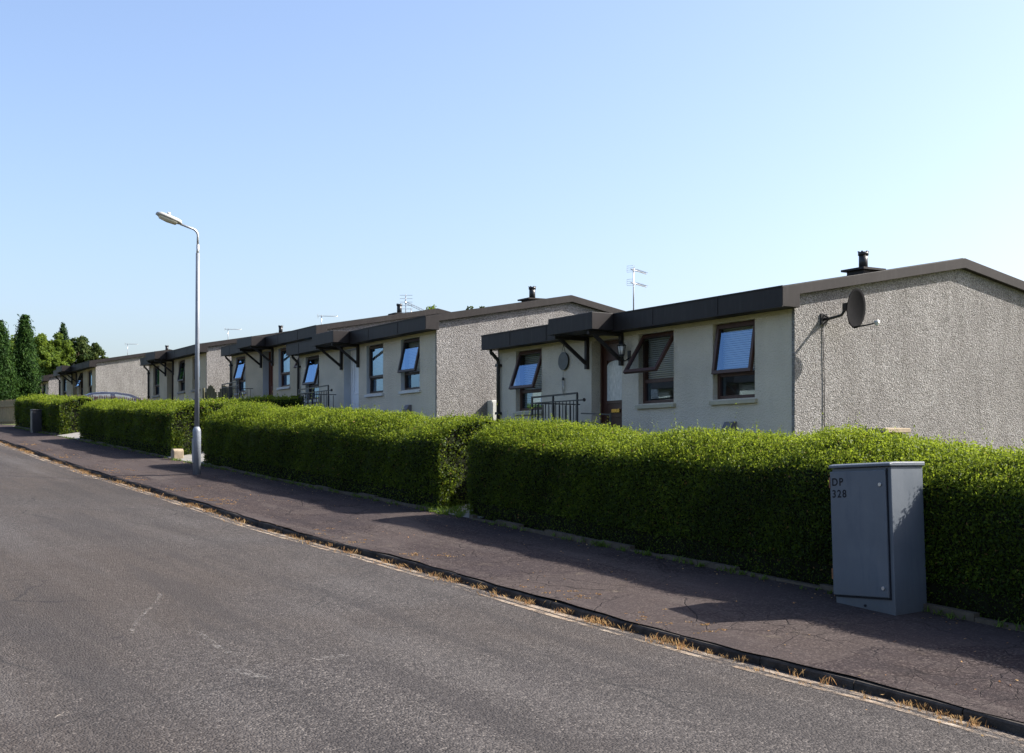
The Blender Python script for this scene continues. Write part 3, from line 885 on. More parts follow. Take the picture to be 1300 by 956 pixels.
    if pipe:
        p = MB(); px_ = L-.10
        p.tube([(px_, .22, 2.2), (px_, .22, 2.13), (px_, .06, 1.98), (px_, .055, 1.9), (px_, .055, -1.1)], .036, 10)
        for z in (1.85, .9, 0): p.box(px_-.055, px_+.055, .0, .10, z, z+.05)
        p.build('downpipe', M['black'], h)
    if flue:
        f = MB(); f.box(flue_x-.19, flue_x+.19, flue_y-.19, flue_y+.19, 3.0, 3.19); f.box(flue_x-.26, flue_x+.26, flue_y-.26, flue_y+.26, 3.19, 3.225)
        ch = f.build('chimney', M['trim'], h)
        p = MB(); p.tube([(flue_x, flue_y, 3.22), (flue_x, flue_y, 3.49)], .075, 14); p.tube([(flue_x, flue_y, 3.46), (flue_x, flue_y, 3.515)], .088, 14)
        for k in range(6):
            a = k*math.pi/3; p.box(flue_x+.08*math.cos(a)-.012, flue_x+.08*math.cos(a)+.012, flue_y+.08*math.sin(a)-.012, flue_y+.08*math.sin(a)+.012, 3.515, 3.53)
        p.build('flue', M['black'], ch)
    # landing step
    s = MB(); s.box(3.95, 5.5, .004, 1.15, -.9, .02); s.box(3.55, 3.949, .004, 1.15, -.9, -.15); s.box(3.2, 3.549, .004, 1.15, -.9, -.32)
    s.build('doorstep', M['slab'], h)
    if detail:
        v = MB(); v.prism([(0.001, .42), (.12, .40), (.13, .50), (.07, .60), (.001, .60)], 'x', 1.25, 1.45); v.build('boiler_vent', M['vent'], h)
    return h

H1 = house(0, 0, 2.457, 'nearest bungalow, brown door and windows, black satellite dish on its gable', L=8.42,
      tilts=(9, 33, 19), fm='frame', door='door_brown', sill='sill', blinds=(2, 2, 1), dlabel='dark brown panelled door with arched obscured glass')
H2 = house(11.06, 0, 3.09, 'bungalow with a white door and white meter box on its gable, second from the right', L=8.24,
      tilts=(13, 0, 14), fm='frame_black', door='door_white', sill='sill_white', wall='render', blinds=(2, 1, 0), reveal='reveal_white', glazed=False, letter=False, dlabel='plain white front door', flue_x=1.5)
H3 = house(19.32, .8, 3.66, 'red-brown-doored bungalow joined to the uphill end of the white-doored one', L=8.2,
      tilts=(26, 0, 15), fm='frame', door='door_red', sill='sill_white', wall='render2', blinds=(0, 0, 0), reveal='reveal_white', flue_x=2.3, glazed=False)
H4 = house(30.2, .8, 3.98, 'bungalow seen behind the lamp post, dark door, wooden gate beside its gable', L=7.75,
      tilts=(0, 9, 0), fm='frame_black', door='door_dark', sill='slab', wall='render2', blinds=(0, 0, 0), flue_x=2.4, flue_y=-3.6, glazed=False)
H5 = house(47.4, .8, 4.5, 'bungalow behind the parked car, its pale gable lit, far up the row', L=8.3,
      tilts=(0, 22, 0), fm='frame_black', door='door_dark', sill='slab', wall='render2', blinds=(0, 0, 0), flue_x=2.1, flue_y=-3.9, glazed=False)
H6 = house(58.8, .8, 4.42, 'farthest bungalow, half hidden by the tall dark conifers', L=8.3,
      tilts=(0, 0, 0), fm='frame_black', door='door_dark', sill='slab', wall='render2', blinds=(0, 0, 0), flue=False, glazed=False)

# the row across the road (seen in the window glass)
def across(s, zs, lab, door):
    h = house(0, 0, zs, lab, tilts=(0, 0, 0), fm='frame', door=door, wall='render2', blinds=(0, 0, 0), glazed=False)
    x, y = W(s, -15.2); h.location = (x, y, zs-.95); h.rotation_euler = (0, 0, UA+math.pi)
    return h
across(25, 2.5, 'bungalow on the opposite side of the road, nearest of the three there, outside the picture', 'door_white')
across(36, 3.2, 'bungalow on the opposite side of the road, middle of the three, outside the picture', 'door_red')
across(47, 3.9, 'bungalow on the opposite side of the road, uphill end of the three, outside the picture', 'door_dark')
hedge([dict(A=(12, -11.2), B=(47, -11.2), w=1.0, hf=(1.1, 1.1), hb=(1.3, 1.3), dens=420, leaf=.09, shoots=5, flip=True, zoff=.1)],
      'privet_hedge', 'hedge on the opposite side of the road, outside the picture', HG)
# local -> world for things fixed on a house
def loc(t0, q0, zs, x, y, z):
    a, b = HP(t0+x, q0-y); return (a, b, zs-.95+z)

# satellite dish on the gable
d = empty('satellite_dish', loc(0, 0, 2.457, 0, -.54, 2.05), UA, 'black satellite dish on a bent arm, fixed to the nearest gable', 'satellite dish')
m = MB(); m.box(-.02, 0.0, -.06, .06, -.08, .08)
m.tube([(-.02, 0, 0), (-.10, 0, .0), (-.16, -.02, .01), (-.28, -.08, .04), (-.33, -.10, .12), (-.34, -.11, .16)], .02, 10)
m.bar((-.02, 0, .06), (-.13, 0, .0), .016); m.bar((-.02, 0, -.06), (-.13, 0, 0), .016)
m.obox((-.345, -.12, .15), (1,0,0), (0,1,0), (0,0,1), .04, .05, .055)
m.build('mount', M['black'], d)
def dish_mesh(r, depth, n=28, k=7):
    V = []; Fs = []
    for side in (0, 1):
        b0 = len(V)
        for i in range(k+1):
            rr = r*i/k
            for j in range(n):
                a = 2*math.pi*j/n
                V.append((depth*(rr/r)**2+(.006 if side else 0)-depth, rr*.92*math.cos(a), rr*math.sin(a)))
        for i in range(k):
            for j in range(n):
                j2 = (j+1) % n
                Fs.append((b0+i*n+j, b0+i*n+j2, b0+(i+1)*n+j2, b0+(i+1)*n+j))
    o = k*n; o2 = (2*k+1)*n
    for j in range(n): j2 = (j+1) % n; Fs.append((o+j, o+j2, o2+j2, o2+j))
    return V, Fs
V_, F_ = dish_mesh(.285, .055)
m = MB(); m.add(V_, F_, True); dd = m.build('dish', M['dish'], d)
dd.location = (-.425, -.216, .13); dd.rotation_euler = (0, R(5), R(-165))
m = MB(); m.tube([(-.02, 0, -.27), (.16, 0, -.24), (.33, 0, -.20)], .011, 8)
la = m.build('feed_arm', M['black'], d); la.location = dd.location; la.rotation_euler = dd.rotation_euler
m = MB(); m.tube([(.31, 0, -.20), (.37, 0, -.18)], .028, 12); m.tube([(.34, 0, -.20), (.345, 0, -.24)], .02, 10)
lb = m.build('receiver', M['white_plastic'], d); lb.location = dd.location; lb.rotation_euler = dd.rotation_euler
m = MB(); pts_ = [(-.012, 0, -.05), (-.012, .004, -.5), (-.012, -.012, -1.0), (-.012, -.008, -1.5), (-.012, -.012, -2.1)]
m.tube(pts_, .006, 6); m.build('cable', M['black'], d)

# round plaque with chime, lantern
p = empty('wall_plaque', loc(0, 0, 2.457, 5.98, .02, 1.81), UA, 'round dark painted plaque hanging on chains between window and door', 'wall plaque')
m = MB(); m.tube([(0, 0, 0), (0, .025, 0)], .165, 28); m.build('disc', M['plaque'], p, bevel=.006)
m = MB(); m.bar((-.06, .012, .15), (0, .012, .30), .006); m.bar((.06, .012, .15), (0, .012, .30), .006); m.build('chain', M['black'], p)
p = empty('wind_chime', loc(0, 0, 2.457, 5.98, .04, 1.46), UA, 'small pale wind chime hanging under the round plaque', 'wind chime')
m = MB(); m.tube([(0, 0, 0), (0, 0, .17)], .003, 6); m.tube([(0, 0, -.0), (0, 0, .05)], .022, 10); m.build('top', M['black'], p)
m = MB()
for k in range(4):
    a = k*1.57; m.tube([(.018*math.cos(a), .018*math.sin(a), -.01), (.018*math.cos(a), .018*math.sin(a), -.2-.03*k)], .005, 6)
m.build('tubes', M['alu'], p)
p = empty('wall_lantern', loc(0, 0, 2.457, 3.98, .0, 1.78), UA, 'black wall lantern between the brown door and the wide-open window', 'wall lantern')
m = MB(); m.box(-.035, .035, 0, .02, -.10, .08); m.tube([(0, .02, -.05), (0, .10, -.1), (0, .17, -.03), (0, .17, .0)], .010, 8); m.build('arm', M['black'], p)
m = MB()
for k in range(6):
    a = k*math.pi/3; m.bar((.045*math.cos(a), .17+.045*math.sin(a), .0), (.07*math.cos(a), .17+.07*math.sin(a), .16), .008)
m.tube([(0, .17, .16), (0, .17, .19), (0, .17, .25)], [.09, .05, .01], 6); m.tube([(0, .17, -.02), (0, .17, .01)], .05, 6)
m.build('cage', M['black'], p)
m = MB(); m.tube([(0, .17, .01), (0, .17, .15)], [.04, .06], 10); m.build('lantern_glass', M['lampglass'], p)
p = empty('ornament', loc(0, 0, 2.457, 7.05, -.21, 1.02), UA, 'small blue ornament inside the left window of the nearest bungalow', 'ornament')
m = MB(); m.tube([(0, 0, 0), (0, 0, .05), (0, 0, .15), (0, 0, .22)], [.04, .07, .06, .03], 12); m.build('vase', M['bluepot'], p)

# meter box on the second gable
p = empty('meter_box', loc(11.06, 0, 3.09, 0, -1.46, .18), UA, 'white meter box on the lower corner of the white-doored bungalow\'s gable', 'meter box')
m = MB(); m.box(-.19, 0, -.21, .21, 0, .50); m.build('case', M['white_plastic'], p, bevel=.01)
m = MB(); m.box(-.2, -.192, -.18, .18, .04, .46); m.build('lid', M['white_plastic'], p, bevel=.003)
m = MB(); m.tube([(-.08, .05, 0), (-.08, .05, -.6)], .03, 8); m.build('conduit', M['white_plastic'], p)

# railings
def railing(t0, q0, zs, label, x0=4.0, x1=5.42, low=True, diag=False):
    r = empty('handrail', loc(t0, q0, zs, x0, 1.05, 0), UA, label, 'railing', 'black iron railings at the doorsteps')
    Lr = x1-x0; y = 0
    m = MB()
    for xx in (0, Lr*.52, Lr): m.bar((xx, y, -.4), (xx, y, 1.12 if xx != Lr*.52 else 1.10), .028)
    m.bar((-.2, y, 1.0), (Lr+.02, y, 1.0), .022); m.bar((0, y, 1.12), (Lr, y, 1.10), .022, .03); m.bar((0, y, .12), (Lr, y, .12), .02)
    m.tube([(-.2, y, 1.0), (-.21, y, 1.0)], .03, 10)
    m.build('rails', M['iron'], r)
    m = MB(); n = int(Lr/.105)
    for k in range(1, n): m.bar((Lr*k/n, y, .12), (Lr*k/n, y, 1.0), .013)
    # return to the wall at the far side
    for k in range(1, 9): m.bar((Lr, y-.115*k, .12), (Lr, y-.115*k, .98), .013)
    m.bar((Lr, y, 1.0), (Lr, y-1.0, 1.0), .02); m.bar((Lr, y, .12), (Lr, y-1.0, .12), .02)
    m.build('balusters', M['iron'], r)
    if low:
        m = MB(); a, b = -.12, -.95
        m.bar((a, y, .78), (b, y, .74), .02); m.bar((a, y, .64), (b, y, .58), .02); m.bar((b, y, -.6), (b, y, .76), .026)
        for k in range(7): xx = a+(b-a)*k/7; m.bar((xx, y, -.4), (xx, y, .64-.06*k/7), .013)
        m.build('lower_rail', M['iron'], r)
    if diag:
        m = MB(); m.bar((-.15, y, .85), (-1.35, y, .02), .035); m.bar((-1.35, y, -.5), (-1.35, y, .05), .03); m.bar((-.15, y, -.4), (-.15, y, .86), .03); m.build('sloping_rail', M['iron'], r)
    return r
railing(0, 0, 2.457, 'iron railing on the doorstep of the nearest bungalow, left of the brown door')
railing(11.06, 0, 3.09, 'iron railing in front of the bungalow with the white door', 3.6, 5.5, low=False)
railing(19.32, .8, 3.66, 'iron railing with a sloping handrail, at the red-brown door', 4.4, 5.9, low=False, diag=True)

# aerials
def roofz(zs, q): return zs-.95+2.53+.182*min(q, 6.9-q)
aerial((6.6, 2.0), 5.25, roofz(2.457, 2.0), 1.0, 'tall aerial with two stacked booms on the nearest roof', n=2)
def on_roof(px, q, ytop, zs, label, ang=0.0, n=1, name=None):
    k = (px-650)/F
    # solve t for this column
    t = (C1[0]+VV[0]*q-k*(C1[1]+VV[1]*q))/(UU[1]*k-UU[0])
    D = C1[1]+UU[1]*t+VV[1]*q
    return aerial((t, q), EYE+(HZ-ytop)/F*D, roofz(zs, q-.8), ang, label, n=n)
on_roof(408, 3.4, 400, 3.66, 'single-boom aerial on the roof above the red-brown door', -.05)
on_roof(289.5, 3.5, 417, 3.98, 'thin aerial on the roof just right of the lamp post', -.05)
on_roof(162, 3.6, 436, 4.5, 'small aerial far left, above the pale gable by the trees', 0)
# wide multi-element aerial at the white-doored house
k = (515-650)/F; q = 3.6; t = (C1[0]+VV[0]*q-k*(C1[1]+VV[1]*q))/(UU[1]*k-UU[0]); D = C1[1]+UU[1]*t+VV[1]*q
x_, y_ = HP(t, q); zr = roofz(3.4, 3.4)
a = empty('tv_aerial', (x_, y_, zr), 0, 'large many-barred aerial with a lattice boom beside the small black flue', 'tv aerial', 'television aerials on the roofs')
ztop = EYE+(HZ-374)/F*D-zr
m = MB(); m.tube([(0, 0, -.2), (0, 0, ztop)], .012, 8); m.tube([(.16, 0, -.3), (.16, 0, ztop-.4)], .012, 8); m.build('mast', M['alu'], a)
m = MB()
for i in range(6): z = ztop-.02-.10*i; m.bar((-.17, 0, z), (.2, 0, z), .010)
m.build('bars', M['alu'], a)
m = MB(); p0, p1 = Vector((-.02, 0, ztop-.22)), Vector((.60, .1, ztop-.50))
m.bar(p0+Vector((0, 0, .02)), p1+Vector((0, 0, .02)), .010); m.bar(p0-Vector((0, 0, .03)), p1-Vector((0, 0, .03)), .010)
for i in range(14):
    q_ = p0.lerp(p1, i/13); m.bar(q_+Vector((0, -.05, -.04)), q_+Vector((0, .05, .04)), .008); m.bar(q_+Vector((0, .05, -.04)), q_+Vector((0, -.05, .04)), .008)
m.build('lattice_boom', M['alu'], a)

# ------------------------------------------------------------------ street lamp
ls, ld = SD((250-650)/F*25.4, 25.4)
lx, ly = W(ls, ld); lz = gz(ls, ld)
lamp = empty('street_lamp', (lx, ly, lz), math.atan2(-ED[1], -ED[0]), 'grey steel street lamp standing on the pavement against the hedge', 'street lamp')
lean = .019
# local x = towards the road. lean sideways in local y
def lp(x, y, z): return (x, y, z)
m = MB(); m.tube([(0, 0, -.1), (0, 0, .86), (0, 0, .90), (0, 0, .96)], [.082, .082, .078, .048], 18); m.box(.06, .088, -.04, .04, .25, .72)
m.build('base', M['galv'], lamp)
m = MB(); m.tube([(0, 0, .93), (.0, .03, 2.7), (0, .055, 4.45)], [.048, .043, .038], 16); m.build('column', M['galv'], lamp)
m = MB(); m.tube([(0, .055, 4.40), (0, .056, 4.62)], .030, 12)
arc = [(0, .056, 4.6), (0, .058, 4.80)]+[(.16*(1-math.cos(a)), .058, 4.80+.14*math.sin(a)) for a in np.linspace(.2, 1.45, 7)]+[(.36, .058, 5.0)]
m.tube(arc, .022, 10); m.build('bracket_arm', M['galv_arm'], lamp)
lant = MB()
prof_ = [(0, .02, .015), (.03, .07, .05), (.10, .105, .062), (.28, .12, .062), (.46, .115, .055), (.53, .07, .03)]
vs = []; fs = []
nn_ = 14
for (xx, hw, hh) in prof_:
    for j in range(nn_):
        a = 2*math.pi*j/nn_; c, s_ = math.cos(a), math.sin(a)
        vs.append((xx, hw*math.copysign(abs(c)**.7, c), hh*math.copysign(abs(s_)**.7, s_)*(1 if s_ > 0 else .55)))
for i in range(len(prof_)-1):
    for j in range(nn_): j2 = (j+1) % nn_; fs.append((i*nn_+j, i*nn_+j2, (i+1)*nn_+j2, (i+1)*nn_+j))
fs.append(tuple(range(nn_))); fs.append(tuple((len(prof_)-1)*nn_+j for j in range(nn_)))
lant.add(vs, fs, True)
lo_ = lant.build('lantern', M['lantern'], lamp); lo_.location = (.33, .058, 5.01); lo_.rotation_euler = (0, R(-17), 0)
b = MB(); vs = []; fs = []
for (xx, hw, hh) in [(.08, .05, .0), (.11, .09, .045), (.28, .10, .06), (.44, .095, .045), (.48, .05, .0)]:
    for j in range(9):
        a = math.pi+math.pi*j/8; vs.append((xx, hw*math.cos(a), -.028+hh*math.sin(a)))
for i in range(4):
    for j in range(8): fs.append((i*9+j, i*9+j+1, (i+1)*9+j+1, (i+1)*9+j))
b.add(vs, fs, True); bo = b.build('bowl', M['bowl'], lo_)
b = MB(); b.tube([(.30, 0, .06), (.30, 0, .11)], .035, 12); b.build('photocell', M['white_plastic'], lo_)

# ------------------------------------------------------------------ cabinet
cs, cd = -.07, -.44
cx_, cy_ = W(cs, cd); cz = gz(cs, cd)
cab = empty('telecom_cabinet', (cx_, cy_, cz), math.atan2(ES[1], ES[0]), 'grey-blue street cabinet marked DP 328, leaning slightly, against the hedge', 'street cabinet')
cab.rotation_euler = (R(.0), R(2.4), math.atan2(ES[1], ES[0]))
# local x: up the street (left), local y: +y = z x x -> towards the road
WC, DC, HC = .69, .43, 1.33
m = MB(); m.box(0, WC, -DC, 0, -.15, HC); m.build('body', M['cab'], cab, bevel=.006)
m = MB(); m.prism([(-DC-.015, HC+.002), (.035, HC+.002), (.035, HC+.028), (-.02, HC+.04), (-DC-.015, HC+.04)], 'x', -.018, WC+.018); m.build('lid', M['cab'], cab, bevel=.008)
m = MB(); m.box(.045, WC+.004, .004, .030, .155, HC-.03)
dr_ = m.build('door', M['cab'], cab, bevel=.006)
m = MB(); m.box(.035, .043, .001, .012, .14, HC-.015); m.box(.035, WC, .001, .012, .137, .150); m.build('door_seal', M['ink'], cab)
for z in (.24, HC-.16):
    m = MB(); m.tube([(.10, .031, z), (.10, .040, z)], .017, 12); lk = m.build('lock', M['steel'], dr_)
m = MB()
for z in (.30, HC-.18): m.box(WC+.001, WC+.014, .006, .034, z, z+.10)
m.build('hinge', M['rust'], cab)
m = MB(); m.tube([(.34, .001, .07), (.34, .010, .07)], .012, 10); m.build('bolt', M['ink'], cab)
def text(s, x, z, size, parent):
    cu = bpy.data.curves.new('txt', 'FONT'); cu.body = s; cu.size = size; cu.extrude = .0005; cu.space_character = 1.25; cu.offset = .002
    ob = bpy.data.objects.new('txt', cu); col.objects.link(ob)
    dg = bpy.context.evaluated_depsgraph_get(); me = bpy.data.meshes.new_from_object(ob.evaluated_get(dg))
    bpy.data.objects.remove(ob)
    o = bpy.data.objects.new('stencil_lettering', me); col.objects.link(o); me.materials.clear(); me.materials.append(M['ink'])
    o.parent = parent; o.location = (x, .0315, z)
    # text x axis -> local -x (reads left to right from the road), text y -> local z
    o.rotation_euler = (R(90), 0, R(180))
    return o
text('DP', WC-.02, HC-.16, .10, cab)
text('328', WC-.02, HC-.27, .10, cab)

# dark service pillar far left
ps, pd = SD((46-650)/F*40.4, 40.4)
x_, y_ = W(ps, pd)
p = empty('service_pillar', (x_, y_, gz(ps, min(pd, 0))), math.atan2(ES[1], ES[0]), 'short dark service pillar on the pavement by the farthest hedge', 'service pillar')
m = MB(); m.box(-.16, .16, -.14, .14, -.1, .70); m.build('case', M['cab_dark'], p, bevel=.01)
m = MB(); m.box(-.175, .175, -.155, .155, .701, .74); m.build('cap', M['cab_dark'], p, bevel=.01)
m = MB(); m.box(-.13, .13, .141, .15, .08, .66); m.build('door', M['cab_dark'], p)

# stone block
bs, bd = hit(225, 583)
x_, y_ = W(21.45, -.22)
p = empty('stone_block', ((225-650)/F*29.2, 29.2, gz(*SD((225-650)/F*29.2, 29.2))), UA, 'small pale sandstone block at the hedge corner left of the lamp post', 'stone block')
m = MB(); m.prism([(-.12, -.05), (.12, -.05), (.12, .19), (.06, .245), (-.07, .245), (-.12, .2)], 'y', -.12, .12); m.build('block', M['stone'], p, bevel=.02)

# gate pier behind the near hedge
x_, y_ = (1121-650)/F*15.4, 15.4
p = empty('garden_pier', (x_, y_, 1.0), UA, 'pale flat-capped pier just showing over the hedge below the dish gable', 'pier')
m = MB(); m.box(-.16, .16, -.16, .16, -.4, .87); m.build('shaft', M['conc'], p)
m = MB(); m.box(-.24, .24, -.22, .22, .871, .93); m.build('cap', M['stone'], p, bevel=.01)
# thin concrete posts in the gardens
def post(px, D, ytop, label, w=.09, mat='conc', z0=None):
    X = (px-650)/F*D; zt = EYE+(HZ-ytop)/F*D; zb = gz(*SD(X, D))
    p = empty('garden_post', (X, D, zb), UA, label, 'post', 'concrete posts in the front gardens')
    m = MB(); m.prism([(-w/2, -.1), (w/2, -.1), (w/2, zt-zb-.03), (0, zt-zb), (-w/2, zt-zb-.03)], 'y', -w/2, w/2); m.build('shaft', M[mat], p)
post(508.5, 24.5, 527, 'concrete post below the right window of the white-doored bungalow')
post(588.5, 23.5, 529, 'concrete post before the pebbledash gable, left of the meter box')
post(411.5, 27.5, 527, 'concrete post in front of the railing of the white-doored bungalow')
post(321, 30.0, 517, 'thick pale post below the sloping handrail', .22, 'sill_white')
post(358, 29.5, 522, 'concrete post between the two middle railings, near the sloping handrail')

# arched timber gate beside the fourth gable
gx, gy = (276-650)/F*43.2, 43.2
g = empty('timber_gate', (gx, gy, gz(*SD(gx, gy))), 0, 'weathered arched double gate in front of the gable right of the lamp post', 'gate')
zt = EYE+(HZ-489)/F*43.2-g.location.z
for sx in (-1, 1):
    m = MB(); n = 7; wleaf = .42
    for k in range(n):
        xa = k*wleaf/n; xb = (k+1)*wleaf/n-.004; u = (k+.5)/n
        h_ = zt-.30*(1-math.sin(math.pi*u))**1.0
        cxx = sx*(.02) + (sx*xa if sx > 0 else -xb)
        m.box(cxx, cxx+(xb-xa), -.012, .012, .05, h_)
    m.build('gate_leaf', M['gatewood'], g)
m = MB(); m.box(-.50, -.45, -.05, .05, -.1, zt-.1); m.box(.45, .50, -.05, .05, -.1, zt-.05); m.build('gate_post', M['gatewood'], g)

# picket fence above hedge three and four
def picket(s0, s1, d, label, hgt):
    A = W(s0, d); z0 = gz(s0, d); f = empty('picket_fence', (*A, z0), math.atan2(ES[1], ES[0]), label, 'fence')
    n = int((s1-s0)/.21); m = MB()
    for k in range(n):
        s = k*.21; z = gz(s0+s, d)-z0; hh = hgt+random.uniform(-.02, .02)
        m.prism([(s, z+.05), (s+.09, z+.05), (s+.09, z+hh-.05), (s+.045, z+hh), (s, z+hh-.05)], 'y', 0, .02)
    m.build('pickets', M['picket'], f)
    m = MB()
    for h_ in (.3, hgt-.25):
        a = (0, -.02, gz(s0, d)-z0+h_); b = (s1-s0, -.02, gz(s1, d)-z0+h_); m.bar(a, b, .03, .08)
    m.build('rail', M['picket'], f)
    for k in range(int((s1-s0)/2.4)+1):
        s = k*2.4; z = gz(s0+s, d)-z0; m = MB(); m.box(s, s+.09, -.13, -.04, z-.2, z+hgt-.05); m.build('post', M['picket'], f)
    return f
picket(26.0, 41.0, 1.9, 'low red-brown picket fence whose tips show above the far hedges', .93)

# board fence at far left
A = ((20-650)/F*50.5, 50.5); B = ((-130-650)/F*56, 56)
L_ = math.hypot(B[0]-A[0], B[1]-A[1])
f = empty('board_fence', (*A, 2.75), math.atan2(B[1]-A[1], B[0]-A[0]), 'upright weathered board fence at the far left edge, below the conifers', 'fence')
m = MB(); k = 0.0
while k < L_: m.box(k, k+.14, -.012, .012, 0, 1.08+random.uniform(-.015, .015)-.02*(k > 1)); k += .155
m.build('boards', M['fencewood'], f)
m = MB(); m.box(0, L_, .013, .06, .2, .29); m.box(0, L_, .013, .06, .8, .89); m.build('rail', M['fencewood'], f)
m = MB(); m.box(-.08, .02, -.05, .05, -.3, 1.1); m.build('post', M['fencewood'], f)

# ------------------------------------------------------------------ car
cX, cY = (123-650)/F*53, 53.0
zg = EYE+(HZ-498)/F*53-1.43
car = empty('parked_car', (cX, cY, zg), math.atan2(-VV[1], -VV[0]), 'dark blue hatchback parked behind the picket fence, only its roof and windows showing', 'car')
# side profile stations: x forward; sections
sec = [(-2.0,.60,.55,.78),(-1.9,.80,.35,.95),(-1.5,.86,.26,1.02),(-.8,.88,.22,.98),(.3,.88,.22,.96),(1.0,.87,.24,.92),(1.5,.84,.28,.82),(1.95,.72,.35,.66),(2.08,.5,.42,.55)]
vs = []; fs = []
ring = [(-1,.1),(-1,.7),(-.93,1.0),(-.5,1.03),(.5,1.03),(.93,1.0),(1,.7),(1,.1),(.85,0),(-.85,0)]
for (x0, hw, zb, zt_) in sec:
    for (a, b_) in ring: vs.append((x0, a*hw, zb+(zt_-zb)*b_))
nr = len(ring)
for i in range(len(sec)-1):
    for j in range(nr): fs.append((i*nr+j, i*nr+(j+1) % nr, (i+1)*nr+(j+1) % nr, (i+1)*nr+j))
fs += [tuple(range(nr)), tuple((len(sec)-1)*nr+j for j in range(nr))]
m = MB(); m.add(vs, fs, True)
m.build('body', M['car'], car)
# greenhouse
gp = [(-1.85,.98),(-1.62,1.20),(-1.25,1.36),(-.7,1.425),(-.1,1.43),(.35,1.37),(.75,1.20),(1.18,.94)]
vs = []; fs = []
for (x0, z0) in gp:
    k_ = (z0-.94)/.49
    hw = .84-.22*k_
    vs += [(x0, -hw, z0-.035*k_), (x0, -hw*.8, z0), (x0, 0, z0+.012), (x0, hw*.8, z0), (x0, hw, z0-.035*k_)]
for i in range(len(gp)-1):
    for j in range(4): fs.append((i*5+j, i*5+j+1, (i+1)*5+j+1, (i+1)*5+j))
m = MB(); m.add(vs, fs, True); rf = m.build('roof', M['car'], car, fix=True)
sd = rf.modifiers.new('thick', 'SOLIDIFY'); sd.thickness = .03
for sgn in (-1, 1):
    for seg in ([(-1.45,1.0),(-1.38,1.17),(-1.15,1.27),(-.62,1.34),(-.58,1.34),(-.56,.99)], [(-.38,.99),(-.40,1.34),(.28,1.30),(.60,1.16),(.90,.98)]):
        m = MB()
        def yy(z): return sgn*(.845-.22*(z-.94)/.49+.004)
        v1 = [(a, yy(z), z) for a, z in seg]; v2 = [(a, yy(z)-sgn*.02, z) for a, z in seg]; n = len(seg)
        m.add(v1+v2, [tuple(range(n)), tuple(range(n, 2*n))[::-1]]+[(i, (i+1) % n, n+(i+1) % n, n+i) for i in range(n)])
        m.build('side_window', M['carglass'], car)
    m = MB()
    full = [(-1.84,.97),(-1.60,1.20),(-1.24,1.345),(-.7,1.41),(-.1,1.41),(.36,1.35),(.76,1.18),(1.16,.93)]
    def y2(z): return sgn*(.845-.22*(z-.94)/.49-.012)
    v1 = [(a, y2(z), z) for a, z in full]; n = len(full)
    m.add(v1, [tuple(range(n))]); m.build('pillars', M['car'], car)
for sgn in (-1, 1):
    for wx in (-1.28, 1.30):
        m = MB(); m.tube([(wx, sgn*.72, .31), (wx, sgn*.90, .31)], .31, 20); ty = m.build('wheel', M['tyre'], car)
        m = MB(); m.tube([(wx, sgn*.895, .31), (wx, sgn*.91, .31)], .20, 16); m.build('rim', M['alu'], ty)
    m = MB(); m.box(1.86, 2.02, sgn*.48-.12, sgn*.48+.12, .56, .68); m.build('headlight', M['lampglass'], car, bevel=.02)
    m = MB(); m.box(-2.0, -1.9, sgn*.6-.1, sgn*.6+.1, .72, .92); m.build('tail_light', M['door_red'], car, bevel=.02)
    m = MB(); m.obox((.85, sgn*.97, 1.0), (1,0,0), (0,1,0), (0,0,1), .06, .09, .06); m.build('wing_mirror', M['car'], car, bevel=.02)

# ------------------------------------------------------------------ trees
def tree_conifer(px, D, ytop, rad, label, mat, ybase_z=None, seed=1, n=9000, leaf=.13, shape='column', group='trees beyond the houses'):
    r_ = np.random.default_rng(seed)
    X = (px-650)/F*D; zb = gz(50, 3) ; zt = EYE+(HZ-ytop)/F*D; H = zt-zb
    root = empty('conifer', (X, D, zb), r_.uniform(0, 6), label, 'tree', group)
    # branch clumps
    nc = 170; P = []; N = []; Rn = []
    for i in range(nc):
        f = (i+.5)/nc; z = H*(.04+.95*f)
        if shape == 'column': rr = rad*min(1, 1.25*(1-f)**.58+.02)*(1+.16*math.sin(i*1.7)+.1*math.sin(i*.6+seed))
        else: rr = (rad*(1-f)**.8+.06)*(1+.35*math.sin(i*1.3))
        for _ in range(3):
            a = r_.uniform(0, 6.283); ro = rr*r_.uniform(.72, 1.12)
            c = np.array([math.cos(a)*ro*.8, math.sin(a)*ro*.8, z+r_.normal(0, .08)])
            m_ = max(6, int(n/nc/3*(rr/rad+.3)))
            spread = np.array([.16*rr+.04, .16*rr+.04, .20 if shape == 'column' else .10])
            pts_ = c+r_.normal(0, 1, (m_, 3))*spread
            if shape == 'column': pts_[:, 2] += .12*np.hypot(pts_[:, 0]-c[0], pts_[:, 1]-c[1])
            P.append(pts_); nn = np.tile(np.array([math.cos(a), math.sin(a), .35]), (m_, 1)); N.append(nn); Rn.append(np.full(m_, r_.uniform(.1, .8))+r_.normal(0, .15, m_))
    P = np.concatenate(P); N = np.concatenate(N); Rn = np.clip(np.concatenate(Rn), 0, 1)
    kp = (P[:, 2] > .1) & (P[:, 2] < H+.1); P = P[kp]; N = N[kp]; Rn = Rn[kp]
    V, Q = leaves(P, N, leaf, .42, .5, up=1.5)
    mesh_np('crown', V, Q, M[mat], Rn, root)
    m = MB(); m.tube([(0, 0, -.3), (0, 0, H*.5), (.02, 0, H*.93)], [.12, .08, .02], 8)
    for i in range(14):
        a = i*2.4; z = H*(.12+.055*i); rr = rad*.6*(1-i/16); m.tube([(0, 0, z), (math.cos(a)*rr, math.sin(a)*rr, z+.15)], [.03, .008], 5)
    m.build('trunk', M['bark'], root)
    return root
